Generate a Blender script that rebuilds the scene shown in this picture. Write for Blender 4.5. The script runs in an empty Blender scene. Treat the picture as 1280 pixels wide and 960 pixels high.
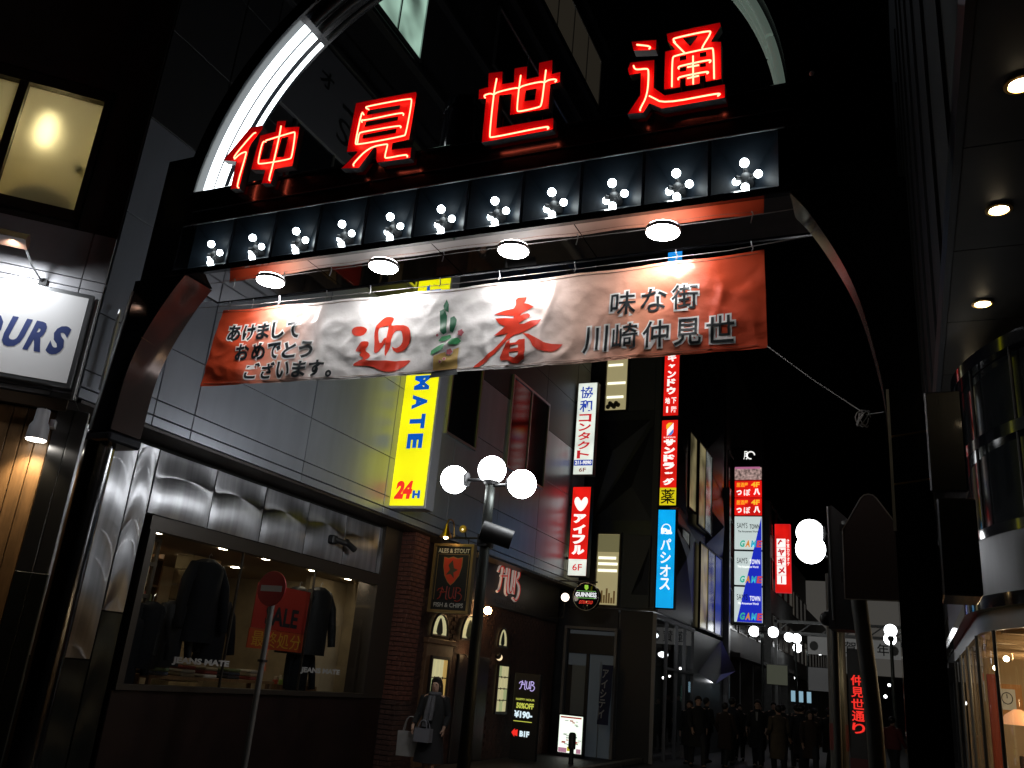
import bpy, bmesh, math, random
from mathutils import Vector, Matrix
random.seed(7)
S = bpy.context.scene
COL = S.collection
R = math.radians

# ---------------------------------------------------------------- camera
cam = bpy.data.cameras.new('camera'); cam.sensor_width = 36
cam.lens = 36 * 1082 / 1280; cam.clip_start = 0.05; cam.clip_end = 2000
cob = bpy.data.objects.new('camera', cam); COL.objects.link(cob)
_y, _p, _r = R(-25.08), R(18.75), R(5.226)
fw = Vector((math.sin(_y)*math.cos(_p), math.cos(_y)*math.cos(_p), math.sin(_p)))
rt = Vector((math.cos(_y), -math.sin(_y), 0)); up = rt.cross(fw)
r2 = rt*math.cos(_r) + up*math.sin(_r); u2 = up*math.cos(_r) - rt*math.sin(_r)
M = Matrix((r2, u2, -fw)).transposed().to_4x4(); M.translation = (0, 0, 1.7)
cob.matrix_world = M
S.camera = cob

# ---------------------------------------------------------------- night sky and moonlight
w = bpy.data.worlds.new('World'); S.world = w; w.use_nodes = True
nt = w.node_tree; bg = nt.nodes['Background']
sky = nt.nodes.new('ShaderNodeTexSky'); sky.sky_type = 'NISHITA'; sky.sun_disc = False
sky.sun_elevation = R(-4); sky.sun_rotation = R(200)
nt.links.new(sky.outputs[0], bg.inputs[0]); bg.inputs[1].default_value = 0.006
ld = bpy.data.lights.new('moon', 'SUN'); ld.energy = 0.004; ld.angle = R(0.5); ld.color = (.8, .88, 1)
lo = bpy.data.objects.new('moon', ld); COL.objects.link(lo); lo.rotation_euler = (R(50), 0, R(200))

S.view_settings.view_transform = 'Standard'; S.view_settings.look = 'None'
S.view_settings.exposure = 0; S.view_settings.gamma = 1
S.cycles.use_denoising = True
S.cycles.max_bounces = 7; S.cycles.diffuse_bounces = 3; S.cycles.glossy_bounces = 4
S.cycles.transmission_bounces = 6; S.cycles.transparent_max_bounces = 8
S.cycles.sample_clamp_indirect = 4; S.cycles.sample_clamp_direct = 0
S.cycles.use_light_tree = True; S.cycles.caustics_reflective = True; S.cycles.caustics_refractive = False

# ---------------------------------------------------------------- materials
MATS = {}
def mat(name, col=(.5, .5, .5), rough=.5, metal=0, emit=None, strength=0, noise=0, nscale=8, bump=0, bscale=20,
        stretch=None, spec=.5, alpha=1, trans=0, coat=0, rvar=0):
    if name in MATS: return MATS[name]
    m = bpy.data.materials.new(name); m.use_nodes = True; MATS[name] = m
    t = m.node_tree; b = t.nodes['Principled BSDF']
    b.inputs['Base Color'].default_value = (*col, 1); b.inputs['Roughness'].default_value = rough
    b.inputs['Metallic'].default_value = metal; b.inputs['Specular IOR Level'].default_value = spec
    b.inputs['Coat Weight'].default_value = coat; b.inputs['Coat Roughness'].default_value = .05
    if trans: b.inputs['Transmission Weight'].default_value = trans
    if alpha < 1: b.inputs['Alpha'].default_value = alpha
    if emit:
        b.inputs['Emission Color'].default_value = (*emit, 1); b.inputs['Emission Strength'].default_value = strength
    if noise or bump or rvar:
        tc = t.nodes.new('ShaderNodeTexCoord'); mp = t.nodes.new('ShaderNodeMapping')
        t.links.new(tc.outputs['Object'], mp.inputs[0])
        if stretch: mp.inputs['Scale'].default_value = stretch
        n = t.nodes.new('ShaderNodeTexNoise'); n.inputs['Scale'].default_value = nscale; n.inputs['Detail'].default_value = 6
        t.links.new(mp.outputs[0], n.inputs[0])
        if noise:
            rp = t.nodes.new('ShaderNodeMapRange'); rp.inputs['To Min'].default_value = 1-noise; rp.inputs['To Max'].default_value = 1+noise
            rp.inputs['From Min'].default_value = .3; rp.inputs['From Max'].default_value = .7
            t.links.new(n.outputs[0], rp.inputs[0])
            vm = t.nodes.new('ShaderNodeVectorMath'); vm.operation = 'SCALE'; vm.inputs[0].default_value = col
            t.links.new(rp.outputs[0], vm.inputs['Scale']); t.links.new(vm.outputs[0], b.inputs['Base Color'])
        if rvar:
            rq = t.nodes.new('ShaderNodeMapRange'); rq.inputs['To Min'].default_value = max(.02, rough-rvar); rq.inputs['To Max'].default_value = rough+rvar
            rq.inputs['From Min'].default_value = .35; rq.inputs['From Max'].default_value = .65
            t.links.new(n.outputs[0], rq.inputs[0]); t.links.new(rq.outputs[0], b.inputs['Roughness'])
        if bump:
            n2 = t.nodes.new('ShaderNodeTexNoise'); n2.inputs['Scale'].default_value = bscale; n2.inputs['Detail'].default_value = 4
            t.links.new(mp.outputs[0], n2.inputs[0])
            bp = t.nodes.new('ShaderNodeBump'); bp.inputs['Strength'].default_value = bump; bp.inputs['Distance'].default_value = .02
            t.links.new(n2.outputs[0], bp.inputs['Height']); t.links.new(bp.outputs[0], b.inputs['Normal'])
    return m
def glow(name, col, s): return mat(name, (0, 0, 0), .6, emit=col, strength=s)
def lit(name, col, s):            # a backlit plastic face: its own colour plus the lamps behind it
    return mat(name, tuple(c*.6 for c in col), .35, emit=col, strength=s)

ASPHALT = mat('paving', (.028, .028, .03), .6, noise=.3, nscale=3, bump=.3, bscale=60)
PANEL = mat('grey_metal_panel', (.35, .375, .43), .34, metal=.45, noise=.07, nscale=2.2, stretch=(1, 1.6, .35))
PANEL_D = mat('dark_metal_panel', (.035, .036, .04), .4, metal=.3, noise=.15, nscale=2)
JOINT = mat('black_joint', (.008, .008, .008), .9)
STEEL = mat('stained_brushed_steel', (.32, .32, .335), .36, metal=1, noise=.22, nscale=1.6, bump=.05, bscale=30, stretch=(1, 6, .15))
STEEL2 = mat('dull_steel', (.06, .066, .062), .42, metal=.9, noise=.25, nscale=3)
for m in (STEEL, STEEL2):                  # vertical brushing spreads highlights sideways
    t = m.node_tree; b = t.nodes['Principled BSDF']; tg = t.nodes.new('ShaderNodeTangent'); tg.direction_type = 'RADIAL'; tg.axis = 'Z'
    b.inputs['Anisotropic'].default_value = .85; t.links.new(tg.outputs[0], b.inputs['Tangent'])
CHROME = mat('polished_steel', (.10, .10, .105), .16, metal=1, bump=.04, bscale=5)
BLACKG = mat('gloss_black', (.006, .007, .010), .09, coat=.4, bump=.02, bscale=3)
BLACKM = mat('matt_black', (.010, .010, .011), .55, noise=.2)
GATE = mat('gate_dark_cladding', (.008, .009, .012), .22, noise=.2, nscale=3, coat=.15)
MIRROR = mat('mirror_soffit', (.44, .42, .41), .035, metal=1, bump=.012, bscale=2.2)
BAY = mat('bay_dark_enamel', (.0035, .0055, .008), .5, metal=.0, spec=.07, noise=.3, nscale=9, bump=.1, bscale=10)
LEGM = mat('leg_bronze_cladding', (.085, .065, .06), .17, metal=.8, bump=.02, bscale=3)
DARKWALL = mat('night_wall', (.028, .028, .03), .6, noise=.25, nscale=2)
DARKWALL2 = mat('night_wall_brown', (.045, .038, .034), .6, noise=.25, nscale=2)
GLASSD = mat('dark_window_glass', (.006, .007, .009), .12, spec=.3)
CONC = mat('concrete', (.16, .16, .155), .75, noise=.2, nscale=6, bump=.2, bscale=30)
WOODP = mat('varnished_timber', (.16, .085, .034), .45, noise=.28, nscale=9, bump=.1, bscale=30, stretch=(3, 3, .4))
FRAME = mat('bronze_frame', (.05, .04, .032), .45, metal=.4)
ALU = mat('aluminium', (.45, .46, .47), .32, metal=.9)
BULB = glow('bulb_light', (.86, .97, 1), 30)
GLOBE = glow('globe_light', (.95, .98, 1), 35)
GLOBEF = glow('far_globe_light', (.95, .98, 1), 7)
DOWN = glow('downlight_light', (1, .96, .95), 72)
WARM = glow('warm_downlight', (1, .80, .50), 26)
WARMS = glow('warm_small_lamp', (1, .86, .62), 40)
NEON = glow('neon_tube_light', (1, .135, .07), 9.0)
CHANF = mat('red_channel_face', (.80, .006, .010), .45, emit=(1, .002, .006), strength=.16)  # faint emission adds the red glow the tubes throw on the face
CHANS = mat('channel_side', (.035, .03, .032), .5, metal=.3)
FLUO = glow('fluorescent_light', (.90, .98, 1), 5)
FLUD = mat('dim_tube', (.42, .50, .44), .35, emit=(.6, .8, .66), strength=.10)  # dim tubes with a faint greenish emission
WHITEP = mat('white_paint', (.75, .75, .76), .5)
BLACKINK = mat('black_ink', (.01, .012, .014), .5)
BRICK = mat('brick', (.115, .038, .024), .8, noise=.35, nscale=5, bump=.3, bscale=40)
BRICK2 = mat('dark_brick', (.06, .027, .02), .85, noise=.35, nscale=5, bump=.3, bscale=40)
MORTAR = mat('mortar', (.035, .028, .024), .95)
PUBW = mat('dark_pub_timber', (.016, .009, .007), .5, noise=.3, nscale=4, bump=.1)
SKINM = mat('skin', (.42, .26, .19), .5)
HAIR = mat('black_hair', (.01, .008, .007), .45, bump=.3, bscale=60, stretch=(1, 1, .2))

# ---------------------------------------------------------------- mesh helpers
class MB:
    """collects shapes and links them as one mesh object, in world coordinates"""
    def __init__(s): s.v = []; s.f = []; s.smooth = []
    def add(s, vs, fs, sm=False):
        n = len(s.v); s.v += [tuple(p) for p in vs]; s.f += [tuple(i+n for i in f) for f in fs]; s.smooth += [sm]*len(fs); return s
    def box(s, x0, x1, y0, y1, z0, z1, ch=0):
        if x0 > x1: x0, x1 = x1, x0
        if y0 > y1: y0, y1 = y1, y0
        if z0 > z1: z0, z1 = z1, z0
        if ch <= 0:
            v = [(x, y, z) for x in (x0, x1) for y in (y0, y1) for z in (z0, z1)]
            return s.add(v, [(0, 1, 3, 2), (4, 6, 7, 5), (0, 4, 5, 1), (2, 3, 7, 6), (0, 2, 6, 4), (1, 5, 7, 3)])
        bm = bmesh.new(); bmesh.ops.create_cube(bm, size=1)
        for q in bm.verts: q.co = ((x0+x1)/2+q.co.x*(x1-x0), (y0+y1)/2+q.co.y*(y1-y0), (z0+z1)/2+q.co.z*(z1-z0))
        bmesh.ops.bevel(bm, geom=bm.edges[:], offset=min(ch, .45*min(x1-x0, y1-y0, z1-z0)), segments=1, affect='EDGES')
        bm.verts.index_update(); r = s.add([q.co[:] for q in bm.verts], [[q.index for q in f.verts] for f in bm.faces]); bm.free(); return r
    def prism(s, poly, fa, fb):
        """poly: list of 2D points; fa, fb map a 2D point to the near and the far 3D point"""
        n = len(poly); v = [fa(p) for p in poly]+[fb(p) for p in poly]
        return s.add(v, [tuple(range(n)), tuple(range(2*n-1, n-1, -1))]+[(i, i+n, (i+1) % n+n, (i+1) % n) for i in range(n)])
    def tube(s, pts, r, n=8, cap=True, r1=None):
        pts = [Vector(p) for p in pts]; L = len(pts); vs = []; fs = []
        t = (pts[1]-pts[0]).normalized(); a = t.orthogonal().normalized()
        for i, p in enumerate(pts):
            t = (pts[min(i+1, L-1)]-pts[max(i-1, 0)]).normalized(); a = (a-t*a.dot(t)).normalized(); b = t.cross(a)
            rr = r if r1 is None else r+(r1-r)*i/(L-1)
            if isinstance(r, (list, tuple)): rr = r[i]
            vs += [p+(a*math.cos(2*math.pi*k/n)+b*math.sin(2*math.pi*k/n))*rr for k in range(n)]
        for i in range(L-1):
            fs += [(i*n+k, i*n+(k+1) % n, (i+1)*n+(k+1) % n, (i+1)*n+k) for k in range(n)]
        if cap: fs += [tuple(range(n-1, -1, -1)), tuple(range((L-1)*n, L*n))]
        return s.add(vs, fs, True)
    def lathe(s, c, prof, n=24, axis='z'):
        """prof: (radius, height) list round an axis through c"""
        vs = []; fs = []
        for r, h in prof:
            for k in range(n):
                a = 2*math.pi*k/n; x, y = r*math.cos(a), r*math.sin(a)
                if axis == 'z': vs.append((c[0]+x, c[1]+y, c[2]+h))
                elif axis == 'y': vs.append((c[0]+x, c[1]+h, c[2]+y))
                else: vs.append((c[0]+h, c[1]+x, c[2]+y))
        for i in range(len(prof)-1):
            fs += [(i*n+k, i*n+(k+1) % n, (i+1)*n+(k+1) % n, (i+1)*n+k) for k in range(n)]
        fs += [tuple(range(n-1, -1, -1)), tuple(range((len(prof)-1)*n, len(prof)*n))]
        return s.add(vs, fs, True)
    def ball(s, c, r, n=20, m=12, sc=(1, 1, 1)):
        vs = [(c[0], c[1], c[2]+r*sc[2])]; fs = []
        for i in range(1, m):
            a = math.pi*i/m
            vs += [(c[0]+r*sc[0]*math.sin(a)*math.cos(2*math.pi*k/n), c[1]+r*sc[1]*math.sin(a)*math.sin(2*math.pi*k/n), c[2]+r*sc[2]*math.cos(a)) for k in range(n)]
        vs.append((c[0], c[1], c[2]-r*sc[2]))
        fs += [(0, 1+k, 1+(k+1) % n) for k in range(n)]
        for i in range(m-2): fs += [(1+i*n+k, 1+(i+1)*n+k, 1+(i+1)*n+(k+1) % n, 1+i*n+(k+1) % n) for k in range(n)]
        L = len(vs)-1; fs += [(L, 1+(m-2)*n+(k+1) % n, 1+(m-2)*n+k) for k in range(n)]
        return s.add(vs, fs, True)
    def build(s, name, m, parent=None, local=False, recalc=True):
        o0 = Vector((0, 0, 0))
        if parent is not None and not local:
            q = parent
            while q is not None: o0 += q.location; q = q.parent
        me = bpy.data.meshes.new(name); me.from_pydata([Vector(p)-o0 for p in s.v], [], s.f)
        me.polygons.foreach_set('use_smooth', s.smooth)
        if recalc:
            bm = bmesh.new(); bm.from_mesh(me); bmesh.ops.recalc_face_normals(bm, faces=bm.faces[:]); bm.to_mesh(me); bm.free()
        me.materials.append(m); me.update()
        if any(s.smooth):
            try: me.set_sharp_from_angle(angle=R(40))
            except Exception: pass
        o = bpy.data.objects.new(name, me); COL.objects.link(o)
        if parent is not None: o.parent = parent
        return o
def tag(o, label=None, cat=None, group=None, kind=None):
    if label: o['label'] = label
    if cat: o['category'] = cat
    if group: o['group'] = group
    if kind: o['kind'] = kind
    return o
def thing(name, label, cat, loc=(0, 0, 0), group=None, rz=0):
    o = bpy.data.objects.new(name, None); COL.objects.link(o); o.location = loc; o.rotation_euler.z = rz
    o.empty_display_size = .2
    return tag(o, label, cat, group)
def struct(name, mb, m): return tag(mb.build(name, m), kind='structure')
def box(name, m, p, *a, ch=0): return MB().box(*a, ch=ch).build(name, m, p)
def copy_tree(o, parent=None):
    c = o.copy(); COL.objects.link(c)
    if parent is not None: c.parent = parent
    for ch in list(o.children): copy_tree(ch, c)
    return c
def relabel(o, label): o['label'] = label; return o

# ---------------------------------------------------------------- lettering
_G = {}
def glyph(s, bold=0.0, res=3):
    k = (s, bold, res)
    if k in _G: return _G[k]
    c = bpy.data.curves.new('g', 'FONT'); c.body = s; c.offset = bold; c.resolution_u = res; c.fill_mode = 'FRONT'
    o = bpy.data.objects.new('g', c); COL.objects.link(o)
    dg = bpy.context.evaluated_depsgraph_get(); me = bpy.data.meshes.new_from_object(o.evaluated_get(dg))
    vs = [(v.co.x, v.co.y) for v in me.vertices]; fs = [tuple(p.vertices) for p in me.polygons]
    bpy.data.objects.remove(o); bpy.data.curves.remove(c); bpy.data.meshes.remove(me)
    _G[k] = (vs, fs); return _G[k]
def fit(s, u0, u1, v0, v1, bold=0.0, rot=False, shear=0.0, res=3):
    """glyphs of s fitted to the rectangle; returns 2D verts and faces"""
    vs, fs = glyph(s, bold, res)
    if not vs: return [], []
    if rot: vs = [(y, -x) for x, y in vs]
    x0 = min(v[0] for v in vs); x1 = max(v[0] for v in vs); y0 = min(v[1] for v in vs); y1 = max(v[1] for v in vs)
    W = max(x1-x0, 1e-6); Hh = max(y1-y0, 1e-6)
    return [(u0+(x-x0)/W*(u1-u0)+shear*((y-y0)/Hh)*(v1-v0), v0+(y-y0)/Hh*(v1-v0)) for x, y in vs], fs
SMALL = {'ー': (.28, .1, .0, .0), '・': (.32, .32, 0, 0), '-': (.2, .42, 0, 0), 'ョ': (.1, .2, 0, 0), 'ッ': (.12, .22, .05, -.05), 'ャ': (.1, .2, 0, -.05), '一': (.05, .42, 0, 0)}
def column(s, u0, u1, v0, v1, bold=.02, pad=.06, rotbar=True):
    """characters stacked top to bottom"""
    n = len(s); h = (v1-v0)/n; V = []; F = []
    for i, ch in enumerate(s):
        a, b = v1-(i+1)*h, v1-i*h; mx, my = SMALL.get(ch, (0, 0, 0, 0))[:2]
        if ch == ' ': continue
        if ch == 'ー': vs, fs = fit(ch, u0+(u1-u0)*.42, u0+(u1-u0)*.58, a+h*pad, b-h*pad, bold, rot=True)
        else: vs, fs = fit(ch, u0+(u1-u0)*mx, u1-(u1-u0)*mx, a+h*(pad+my), b-h*(pad+my), bold)
        k = len(V); V += vs; F += [tuple(q+k for q in f) for f in fs]
    return V, F
def letter(name, m, parent, data, org, ud=(1, 0, 0), vd=(0, 0, 1)):
    """flat print: 2D data laid on a plane at org"""
    V, F = data; org = Vector(org); ud = Vector(ud); vd = Vector(vd); nn = ud.cross(vd)
    mb = MB(); mb.add([org+ud*u+vd*v for u, v in V], F)
    o = mb.build(name, m, parent, recalc=False); return o
def join2(*ds):
    V = []; F = []
    for vs, fs in ds:
        k = len(V); V += vs; F += [tuple(q+k for q in f) for f in fs]
    return V, F
def poly_holes(outer, holes=(), cut=None):
    """fills an outline with holes; returns 2D verts and triangles"""
    bm = bmesh.new(); es = []
    for lp in [outer]+list(holes):
        vv = [bm.verts.new((x, z, 0)) for x, z in lp]
        es += [bm.edges.new((vv[i], vv[(i+1) % len(vv)])) for i in range(len(vv))]
    bmesh.ops.triangle_fill(bm, edges=es, use_beauty=True)
    if cut:
        xs = [v.co.x for v in bm.verts]; ys = [v.co.y for v in bm.verts]
        for ax, a, b in ((0, min(xs), max(xs)), (1, min(ys), max(ys))):
            k = math.floor(a/cut)+1
            while k*cut < b:
                co = [0, 0, 0]; co[ax] = k*cut; no = [0, 0, 0]; no[ax] = 1
                bmesh.ops.bisect_plane(bm, geom=bm.verts[:]+bm.edges[:]+bm.faces[:], plane_co=co, plane_no=no); k += 1
    bm.verts.index_update()
    r = ([(v.co.x, v.co.y) for v in bm.verts], [tuple(v.index for v in f.verts) for f in bm.faces]); bm.free(); return r
def smooth_loop(pts, n=2):
    for _ in range(n):
        q = []
        for i in range(len(pts)):
            a, b = pts[i], pts[(i+1) % len(pts)]
            q += [(a[0]*.75+b[0]*.25, a[1]*.75+b[1]*.25), (a[0]*.25+b[0]*.75, a[1]*.25+b[1]*.75)]
        pts = q
    return pts
def smooth_line(pts, n=2):
    for _ in range(n):
        q = [pts[0]]
        for i in range(len(pts)-1):
            a, b = Vector(pts[i]), Vector(pts[i+1]); q += [tuple(a*.75+b*.25), tuple(a*.25+b*.75)]
        q.append(pts[-1]); pts = q
    return pts

# ---------------------------------------------------------------- ground
struct('ground', MB().add([(-300, -300, -.01), (300, -300, -.01), (300, 900, -.01), (-300, 900, -.01)], [(0, 1, 2, 3)]), DARKWALL)
struct('street_paving', MB().add([(-8.6, -20, 0), (3.4, -20, 0), (3.4, 130, 0), (-8.6, 130, 0)], [(0, 1, 2, 3)]), ASPHALT)
KERB = mat('kerb_stone', (.14, .14, .135), .7, noise=.2)
mb = MB()
for i in range(40):
    y = 8+i*1.0
    mb = MB().box(-6.35, -6.2, y+.01, y+.99, 0, .11, ch=.015)
    o = mb.build('kerb_stone', KERB)
    if i == 0: kr = tag(thing('kerb', 'low grey kerb of stones along the left shop fronts', 'kerb', (-6.3, 8, 0)), kind='structure')
    o.parent = kr; o.data.transform(Matrix.Translation((6.3, -8, 0)))
# ---------------------------------------------------------------- outlines in metres (x, z)
TUBES = [[[(-1.857,6.95),(-1.798,6.928),(-1.745,6.906),(-1.732,6.886),(-1.749,6.877)],[(-1.876,6.736),(-1.865,6.7),(-1.836,6.685),(-1.76,6.678),(-1.739,6.658),(-1.741,6.407),(-1.805,6.27),(-1.796,6.262)],[(-1.727,6.393),(-1.703,6.376),(-1.6,6.289),(-1.166,6.291),(-1.135,6.281),(-1.161,6.263)],[(-1.52,6.887),(-1.54,6.921),(-1.526,6.934),(-1.235,6.935),(-1.218,6.908),(-1.295,6.774),(-1.286,6.761)],[(-1.534,6.897),(-1.439,6.761)],[(-1.536,6.441),(-1.541,6.731),(-1.521,6.752),(-1.215,6.756),(-1.197,6.733),(-1.189,6.441)],[(-1.366,6.71),(-1.359,6.427)],[(-1.481,6.607),(-1.491,6.626),(-1.464,6.635),(-1.231,6.638),(-1.215,6.623),(-1.231,6.608)],[(-1.483,6.499),(-1.488,6.516),(-1.461,6.526),(-1.247,6.526),(-1.234,6.512),(-1.251,6.503)],[(-1.413,6.607),(-1.315,6.605)],[(-1.411,6.496),(-1.313,6.499)]],[[(-3.183,6.909),(-3.188,6.85),(-3.196,6.732),(-3.193,6.289),(-3.177,6.265),(-2.64,6.279),(-2.613,6.261),(-2.632,6.247)],[(-2.939,6.887),(-2.945,6.746),(-2.945,6.514),(-2.927,6.489),(-2.729,6.496),(-2.705,6.513),(-2.698,6.748),(-2.693,6.887)],[(-3.279,6.718),(-3.299,6.749),(-3.234,6.759),(-3.192,6.732),(-3.168,6.756),(-2.973,6.762),(-2.945,6.744),(-2.915,6.769),(-2.726,6.772),(-2.698,6.75),(-2.663,6.773),(-2.595,6.767),(-2.578,6.746),(-2.598,6.734)]],[[(-4.566,6.867),(-4.61,6.895),(-4.595,6.911),(-4.102,6.896),(-4.075,6.87),(-4.091,6.487),(-4.109,6.47),(-4.645,6.473),(-4.664,6.501),(-4.649,6.867),(-4.616,6.816)],[(-4.623,6.73),(-4.636,6.762),(-4.597,6.746),(-4.178,6.749),(-4.147,6.728),(-4.154,6.711)],[(-4.636,6.481),(-4.638,6.603),(-4.611,6.615),(-4.184,6.604),(-4.154,6.584),(-4.166,6.572)],[(-4.632,6.233),(-4.651,6.258),(-4.492,6.418),(-4.288,6.418),(-4.279,6.405),(-4.293,6.269),(-4.27,6.254),(-4.058,6.256),(-4.032,6.237),(-4.042,6.223)]],[[(-5.968,6.878),(-6.001,6.879),(-6.206,6.631),(-6.182,6.596)],[(-6.178,6.603),(-6.125,6.649),(-6.053,6.663),(-6.036,6.646),(-6.074,6.254),(-6.042,6.226)],[(-5.806,6.735),(-5.851,6.751),(-5.856,6.497),(-5.83,6.467),(-5.442,6.458),(-5.42,6.479),(-5.436,6.776),(-5.462,6.786),(-5.809,6.752)],[(-5.643,6.897),(-5.639,6.784),(-5.645,6.452),(-5.662,6.253),(-5.643,6.243)]]]
CHAN = [[([(-1.914,7.023),(-1.692,6.985),(-1.695,6.88),(-1.891,6.919)],[]),([(-1.915,6.803),(-1.704,6.778),(-1.699,6.492),(-1.604,6.394),(-1.109,6.392),(-1.106,6.259),(-1.623,6.266),(-1.731,6.342),(-1.779,6.26),(-1.92,6.274),(-1.814,6.447),(-1.818,6.669),(-1.918,6.67),(-1.936,6.742)],[]),([(-1.604,7.027),(-1.154,7.023),(-1.146,6.978),(-1.224,6.845),(-1.143,6.822),(-1.136,6.448),(-1.263,6.449),(-1.268,6.516),(-1.313,6.516),(-1.312,6.443),(-1.428,6.446),(-1.43,6.528),(-1.475,6.527),(-1.476,6.444),(-1.61,6.453),(-1.612,6.843),(-1.529,6.846),(-1.592,6.939)],[[(-1.462,6.939),(-1.338,6.934),(-1.4,6.844)],[(-1.485,6.757),(-1.43,6.757),(-1.429,6.719),(-1.484,6.719)],[(-1.317,6.751),(-1.263,6.752),(-1.262,6.71),(-1.316,6.713)],[(-1.482,6.642),(-1.428,6.641),(-1.427,6.603),(-1.481,6.605)],[(-1.315,6.639),(-1.266,6.64),(-1.265,6.607),(-1.314,6.609)]])],[([(-3.293,7.02),(-3.147,7.006),(-3.136,6.862),(-3.019,6.855),(-3.027,7.011),(-2.899,7.002),(-2.892,6.859),(-2.775,6.861),(-2.782,7.014),(-2.652,7.012),(-2.644,6.859),(-2.564,6.861),(-2.56,6.748),(-2.65,6.744),(-2.648,6.487),(-3.025,6.499),(-3.03,6.725),(-3.153,6.74),(-3.148,6.388),(-2.594,6.378),(-2.587,6.257),(-3.281,6.258),(-3.288,6.735),(-3.367,6.746),(-3.374,6.856),(-3.28,6.862)],[[(-2.886,6.733),(-2.787,6.731),(-2.791,6.613),(-2.892,6.621)]])],[([(-4.763,7.009),(-4.068,6.987),(-4.054,6.955),(-4.066,6.44),(-4.246,6.439),(-4.249,6.367),(-4.026,6.349),(-4.023,6.231),(-4.39,6.246),(-4.411,6.289),(-4.425,6.418),(-4.455,6.43),(-4.592,6.224),(-4.807,6.255),(-4.652,6.404),(-4.647,6.42),(-4.774,6.438)],[[(-4.599,6.885),(-4.229,6.866),(-4.231,6.826),(-4.601,6.834)],[(-4.597,6.753),(-4.232,6.737),(-4.235,6.699),(-4.603,6.699)],[(-4.606,6.602),(-4.228,6.598),(-4.235,6.553),(-4.613,6.561)]])],[([(-6.092,6.985),(-5.931,6.983),(-5.913,6.936),(-6.024,6.781),(-6.042,6.725),(-6.063,6.242),(-6.183,6.251),(-6.183,6.587),(-6.375,6.634)],[]),([(-5.74,6.996),(-5.617,6.978),(-5.617,6.893),(-5.423,6.865),(-5.415,6.391),(-5.64,6.397),(-5.653,6.231),(-5.779,6.252),(-5.765,6.408),(-5.96,6.449),(-5.935,6.858),(-5.737,6.866)],[[(-5.845,6.77),(-5.734,6.771),(-5.745,6.542),(-5.859,6.551)],[(-5.633,6.763),(-5.548,6.765),(-5.56,6.53),(-5.647,6.54)]])]]
GEI = [[(-4.881,4.87),(-4.841,4.896),(-4.752,4.896),(-4.699,4.866),(-4.701,4.837),(-4.741,4.794),(-4.823,4.793),(-4.869,4.822)],[(-4.758,4.709),(-4.725,4.735),(-4.655,4.729),(-4.659,4.678),(-4.697,4.641),(-4.62,4.59),(-4.626,4.551),(-4.691,4.531),(-4.454,4.514),(-4.294,4.496),(-4.146,4.506),(-4.192,4.454),(-4.267,4.398),(-4.398,4.388),(-4.48,4.412),(-4.607,4.473),(-4.807,4.479),(-4.805,4.501),(-4.753,4.528),(-4.681,4.549),(-4.75,4.588),(-4.73,4.615),(-4.725,4.626),(-4.802,4.632),(-4.789,4.665)],[(-4.526,4.978),(-4.478,4.987),(-4.413,4.967),(-4.409,4.938),(-4.429,4.911),(-4.435,4.883),(-4.35,4.875),(-4.263,4.864),(-4.203,4.823),(-4.183,4.742),(-4.199,4.665),(-4.249,4.602),(-4.319,4.585),(-4.373,4.622),(-4.391,4.663),(-4.35,4.632),(-4.292,4.65),(-4.272,4.715),(-4.29,4.796),(-4.318,4.821),(-4.377,4.809),(-4.406,4.76),(-4.403,4.658),(-4.429,4.593),(-4.444,4.549),(-4.467,4.641),(-4.458,4.896),(-4.474,4.883),(-4.547,4.876),(-4.567,4.843),(-4.557,4.762),(-4.523,4.685),(-4.475,4.766),(-4.451,4.73),(-4.494,4.654),(-4.541,4.601),(-4.565,4.597),(-4.588,4.627),(-4.591,4.719),(-4.61,4.8),(-4.604,4.881),(-4.569,4.935)]]
HARU = [([(-3.121,5.028),(-3.098,5.051),(-3.023,5.045),(-3.007,5.051),(-3.011,5.021),(-3.034,4.984),(-2.992,4.974),(-2.93,4.938),(-2.987,4.914),(-3.048,4.88),(-3.056,4.858),(-3.023,4.873),(-2.984,4.879),(-2.96,4.857),(-2.965,4.833),(-3.017,4.808),(-3.054,4.787),(-3.058,4.777),(-3.014,4.773),(-2.938,4.801),(-2.841,4.801),(-2.871,4.755),(-2.931,4.726),(-2.997,4.698),(-3.059,4.679),(-3.093,4.672),(-3.158,4.628),(-3.257,4.519),(-3.357,4.419),(-3.423,4.375),(-3.476,4.369),(-3.465,4.392),(-3.382,4.46),(-3.289,4.541),(-3.199,4.632),(-3.164,4.688),(-3.223,4.678),(-3.303,4.67),(-3.256,4.705),(-3.191,4.759),(-3.254,4.785),(-3.3,4.844),(-3.119,4.837),(-3.121,4.86),(-3.319,4.883),(-3.227,4.917),(-3.128,4.938),(-3.112,4.981)],[]),([(-3.021,4.685),(-2.956,4.67),(-2.884,4.625),(-2.803,4.571),(-2.725,4.55),(-2.625,4.539),(-2.664,4.493),(-2.71,4.473),(-2.776,4.475),(-2.855,4.503),(-2.907,4.55),(-2.941,4.611)],[]),([(-3.138,4.627),(-3.13,4.587),(-3.076,4.597),(-3.049,4.624),(-2.991,4.624),(-2.981,4.537),(-2.983,4.431),(-3.038,4.392),(-3.087,4.391),(-3.144,4.428),(-3.203,4.426),(-3.219,4.458),(-3.19,4.543),(-3.166,4.6)],[[(-3.123,4.569),(-3.05,4.576),(-3.049,4.542),(-3.128,4.533)],[(-3.135,4.505),(-3.041,4.507),(-3.045,4.469),(-3.077,4.447),(-3.128,4.463)]])]
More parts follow.
